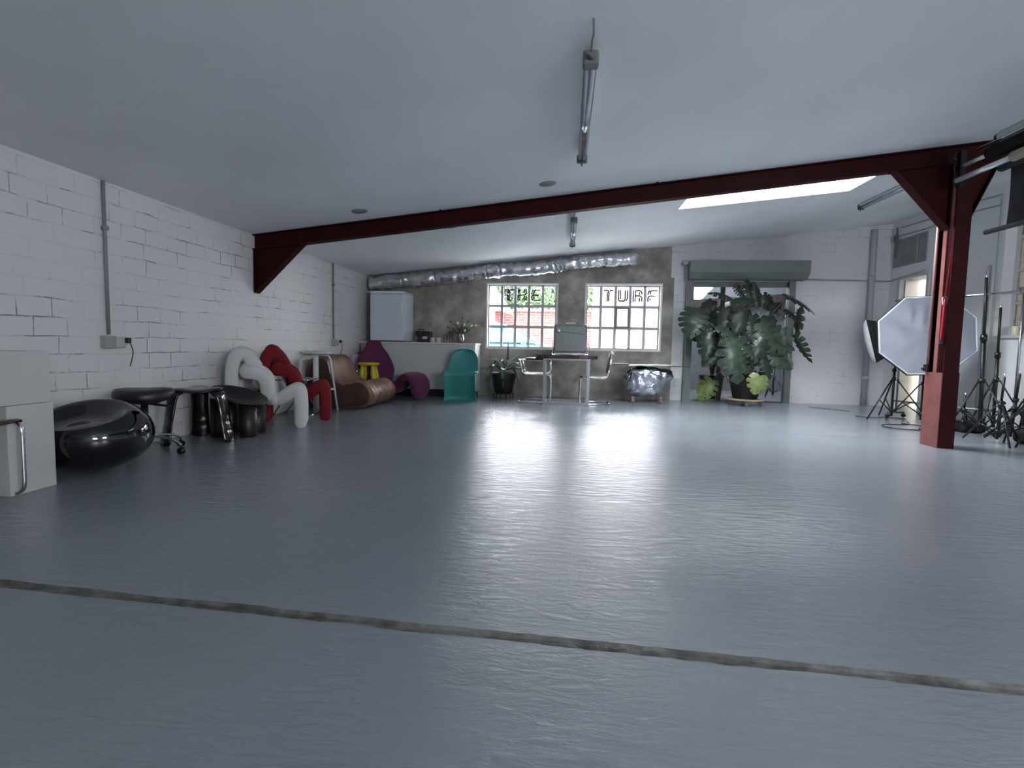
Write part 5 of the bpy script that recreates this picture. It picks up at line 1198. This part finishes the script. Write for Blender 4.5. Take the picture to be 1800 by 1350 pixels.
# ivy hedge
random.seed(21); b = MB(); iv = pm('ivy_leaves', (46, 70, 34), .6, var=.4, vscale=1.5)
def leafquad(b, c, s):
    n_ = Vector((random.gauss(0, .5), -1, random.gauss(.3, .5))).normalized(); x = n_.orthogonal().normalized(); x = (Matrix.Rotation(random.uniform(0, 6.28), 3, n_) @ x); y = n_.cross(x)
    vs_ = [b.bm.verts.new(c+x*s*p+y*s*q) for p, q in ((0, -.6), (.5, -.2), (.32, .35), (0, .7), (-.32, .35), (-.5, -.2))]; b.bm.faces.new(vs_)
for i in range(5200):
    x = random.uniform(-4.0, .76); top = 3.1+.5*noise.noise(Vector((x*1.3, 0, 0))); z = random.uniform(2.03, top)
    bulge = .35*sin(pi*min(1, (z-1.6)/(top-1.5)))
    leafquad(b, Vector((x, 15.6-bulge+random.uniform(-.08, .12), z)), random.uniform(.05, .10))
tag(b.build('ivy', iv), 'green ivy growing over the top of the brick garden wall', 'ivy', kind='stuff')
b = MB(); b.bx(-4.0, 1.0, 15.5, 15.75, 2.0, 2.9); 
b.bm.free()
# parked car
t = thing('parked_car', 'light blue hatchback parked outside the left window', 'car', (-1.75, 12.6, -.02))
m_car = pm('pale_blue_car_paint', (70, 108, 130), .2, .2, coat=.5); m_cg = pm('car_window', (60, 92, 108), .08)
body = [(-2.0, .30), (-2.08, .62), (-1.98, .92), (-1.80, 1.0), (1.10, .98), (1.85, .84), (2.08, .62), (2.05, .30)]
b = MB(); b.prism([(x, -.86, z) for x, z in body], (0, 1.72, 0)); bmesh.ops.bevel(b.bm, geom=list(b.bm.edges), offset=.05, segments=3, affect='EDGES'); b.build('body', m_car, t)
cab = [(-1.90, .96), (-1.62, 1.36), (-1.15, 1.50), (.10, 1.50), (.45, 1.40), (1.18, .97)]
b = MB(); b.prism([(x, -.76 if z < 1.2 else -.64, z) for x, z in cab], (0, 0, 0)) if False else None
b = MB()
va = [b.bm.verts.new((x, -.80 if z < 1.1 else -.64, z)) for x, z in cab]; vb = [b.bm.verts.new((x, .80 if z < 1.1 else .64, z)) for x, z in cab]
b.bm.faces.new(va); b.bm.faces.new(vb[::-1])
for i in range(len(cab)): b.bm.faces.new((va[i], vb[i], vb[(i+1) % 6], va[(i+1) % 6]))
bmesh.ops.bevel(b.bm, geom=list(b.bm.edges), offset=.04, segments=3, affect='EDGES'); b.build('cabin', m_car, t)
for q in ([(-1.68, 1.02), (-1.50, 1.36), (-1.18, 1.42), (-1.12, 1.02)], [(-1.05, 1.02), (-1.08, 1.43), (-.32, 1.44), (-.30, 1.02)], [(-.22, 1.02), (-.23, 1.44), (.12, 1.43), (.42, 1.34), (.92, 1.02)]):
    b = MB(); b.prism([(x, -.812+.16*max(0, z-1.0)/.5*1.0, z) for x, z in q], (0, .02, 0)); b.build('side_window', m_cg, t)
b = MB(); va = [b.bm.verts.new(p) for p in ((.55, -.60, 1.37), (1.10, -.72, 1.03), (1.10, .72, 1.03), (.55, .60, 1.37))]; b.bm.faces.new(va); b.build('windscreen', m_cg, t, solid=.03, offset=0)
for x in (-1.3, 1.35):
    for y in (-.80, .80):
        b = MB(); b.lathe([(0, -.09), (.22, -.1), (.31, -.09), (.32, 0), (.31, .09), (0, .09)], (x, y, .32), 28, rot=RX(pi/2), cap=False); b.build('wheel', pm('tyre_rubber', (24, 24, 26), .8), t)
b = MB(); b.box((.82, -.92, 1.02), (.12, .16, .10), bev=.03); b.build('wing_mirror', m_car, t)
# covered yard beyond the glazed door
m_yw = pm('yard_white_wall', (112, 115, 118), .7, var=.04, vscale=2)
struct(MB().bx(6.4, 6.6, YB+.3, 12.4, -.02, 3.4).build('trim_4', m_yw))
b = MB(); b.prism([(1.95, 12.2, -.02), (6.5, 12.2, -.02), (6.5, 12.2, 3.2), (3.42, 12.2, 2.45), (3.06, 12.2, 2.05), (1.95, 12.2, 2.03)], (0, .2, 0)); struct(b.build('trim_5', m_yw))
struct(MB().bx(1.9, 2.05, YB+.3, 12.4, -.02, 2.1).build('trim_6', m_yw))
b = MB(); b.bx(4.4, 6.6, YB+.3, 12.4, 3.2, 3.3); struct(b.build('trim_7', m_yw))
t = thing('yard_beam', 'dark timber beam sloping upward beyond the glass of the back doorway', 'beam', (3.0, 12.05, 1.85))
b = MB(); b.prism([(-.95, 0, -.06), (3.3, 0, .20), (3.3, 0, .42), (-.95, 0, .12)], (0, .12, 0)); b.build('timber', pm('dark_brown_timber', (54, 40, 36), .7), t)
b = MB(); b.prism([(1.35, 0, .06), (2.0, 0, -.30), (2.0, 0, .12)], (0, .06, 0)); b.build('brace', pm('dark_brown_timber', (54, 40, 36), .7), t)
t = thing('monstera_plant', 'smaller monstera in a black pot behind the glass, left of the large one', 'potted plant', (2.80, 10.22, -.02))
pot(t, .17, .22, .46, 0, MATS['black_plastic_pot'])
PXs, PYs = PX, PY
random.seed(15)
for k in range(22):
    a = random.uniform(0, 2*pi); r_ = random.uniform(.12, .5); z = random.uniform(.8, 1.9); A = Vector((cos(a)*r_*.7, sin(a)*r_*.6, z)); B = A + Vector((cos(a)*.22, sin(a)*.12-.06, random.uniform(-.28, .02)))
    place_leaf(t, A, B, (random.uniform(-.3, .3), -1, .5), 1.0, 1, k % 3)
    b = MB(); b.tube(spline([(0, 0, .4), (A.x*.5, A.y*.5, z*.55+.2), A], 6), .008, 6); b.build('petiole', m_pet, t)
t2 = light_stand('black light stand beyond the glass at the right side of the doorway', (4.12, 10.7, -.02), 1.0, radians(100), .28, .40)
o = MB().bx(1.3, 1.34, 12.5, 12.6, 0, .1); o.bm.free()
struct(MB().bx(6.5, 7.8, 8.28, 8.38, -.02, 2.0).build('trim_13', MATS.get('cream_room_paint') or pm('cream_room_paint', (136, 126, 108), .7)))  # partial wall added to cut the daylight in the side room
# wall added outside to block sky from the recessed window, and room beyond the side doorway
o = struct(MB().bx(6.5, 6.7, 4.4, 8.35, -.02, 5.5).build('trim_8', pm('added_wall_render', (120, 114, 106), .8)))
o = struct(MB().bx(7.6, 7.8, 8.45, 9.6, -.02, 3.2).build('trim_9', pm('cream_room_paint', (136, 126, 108), .7)))
struct(MB().bx(XR+.3, 7.8, 8.38, 9.62, 2.75, 2.85).build('trim_12', pm('cream_room_paint', (136, 126, 108), .7)))  # roof slab added to dim the side room
struct(MB().bx(XR+.3, 7.8, 9.42, 9.6, -.02, 3.2).build('trim_10', pm('cream_room_paint', (136, 126, 108), .7)))
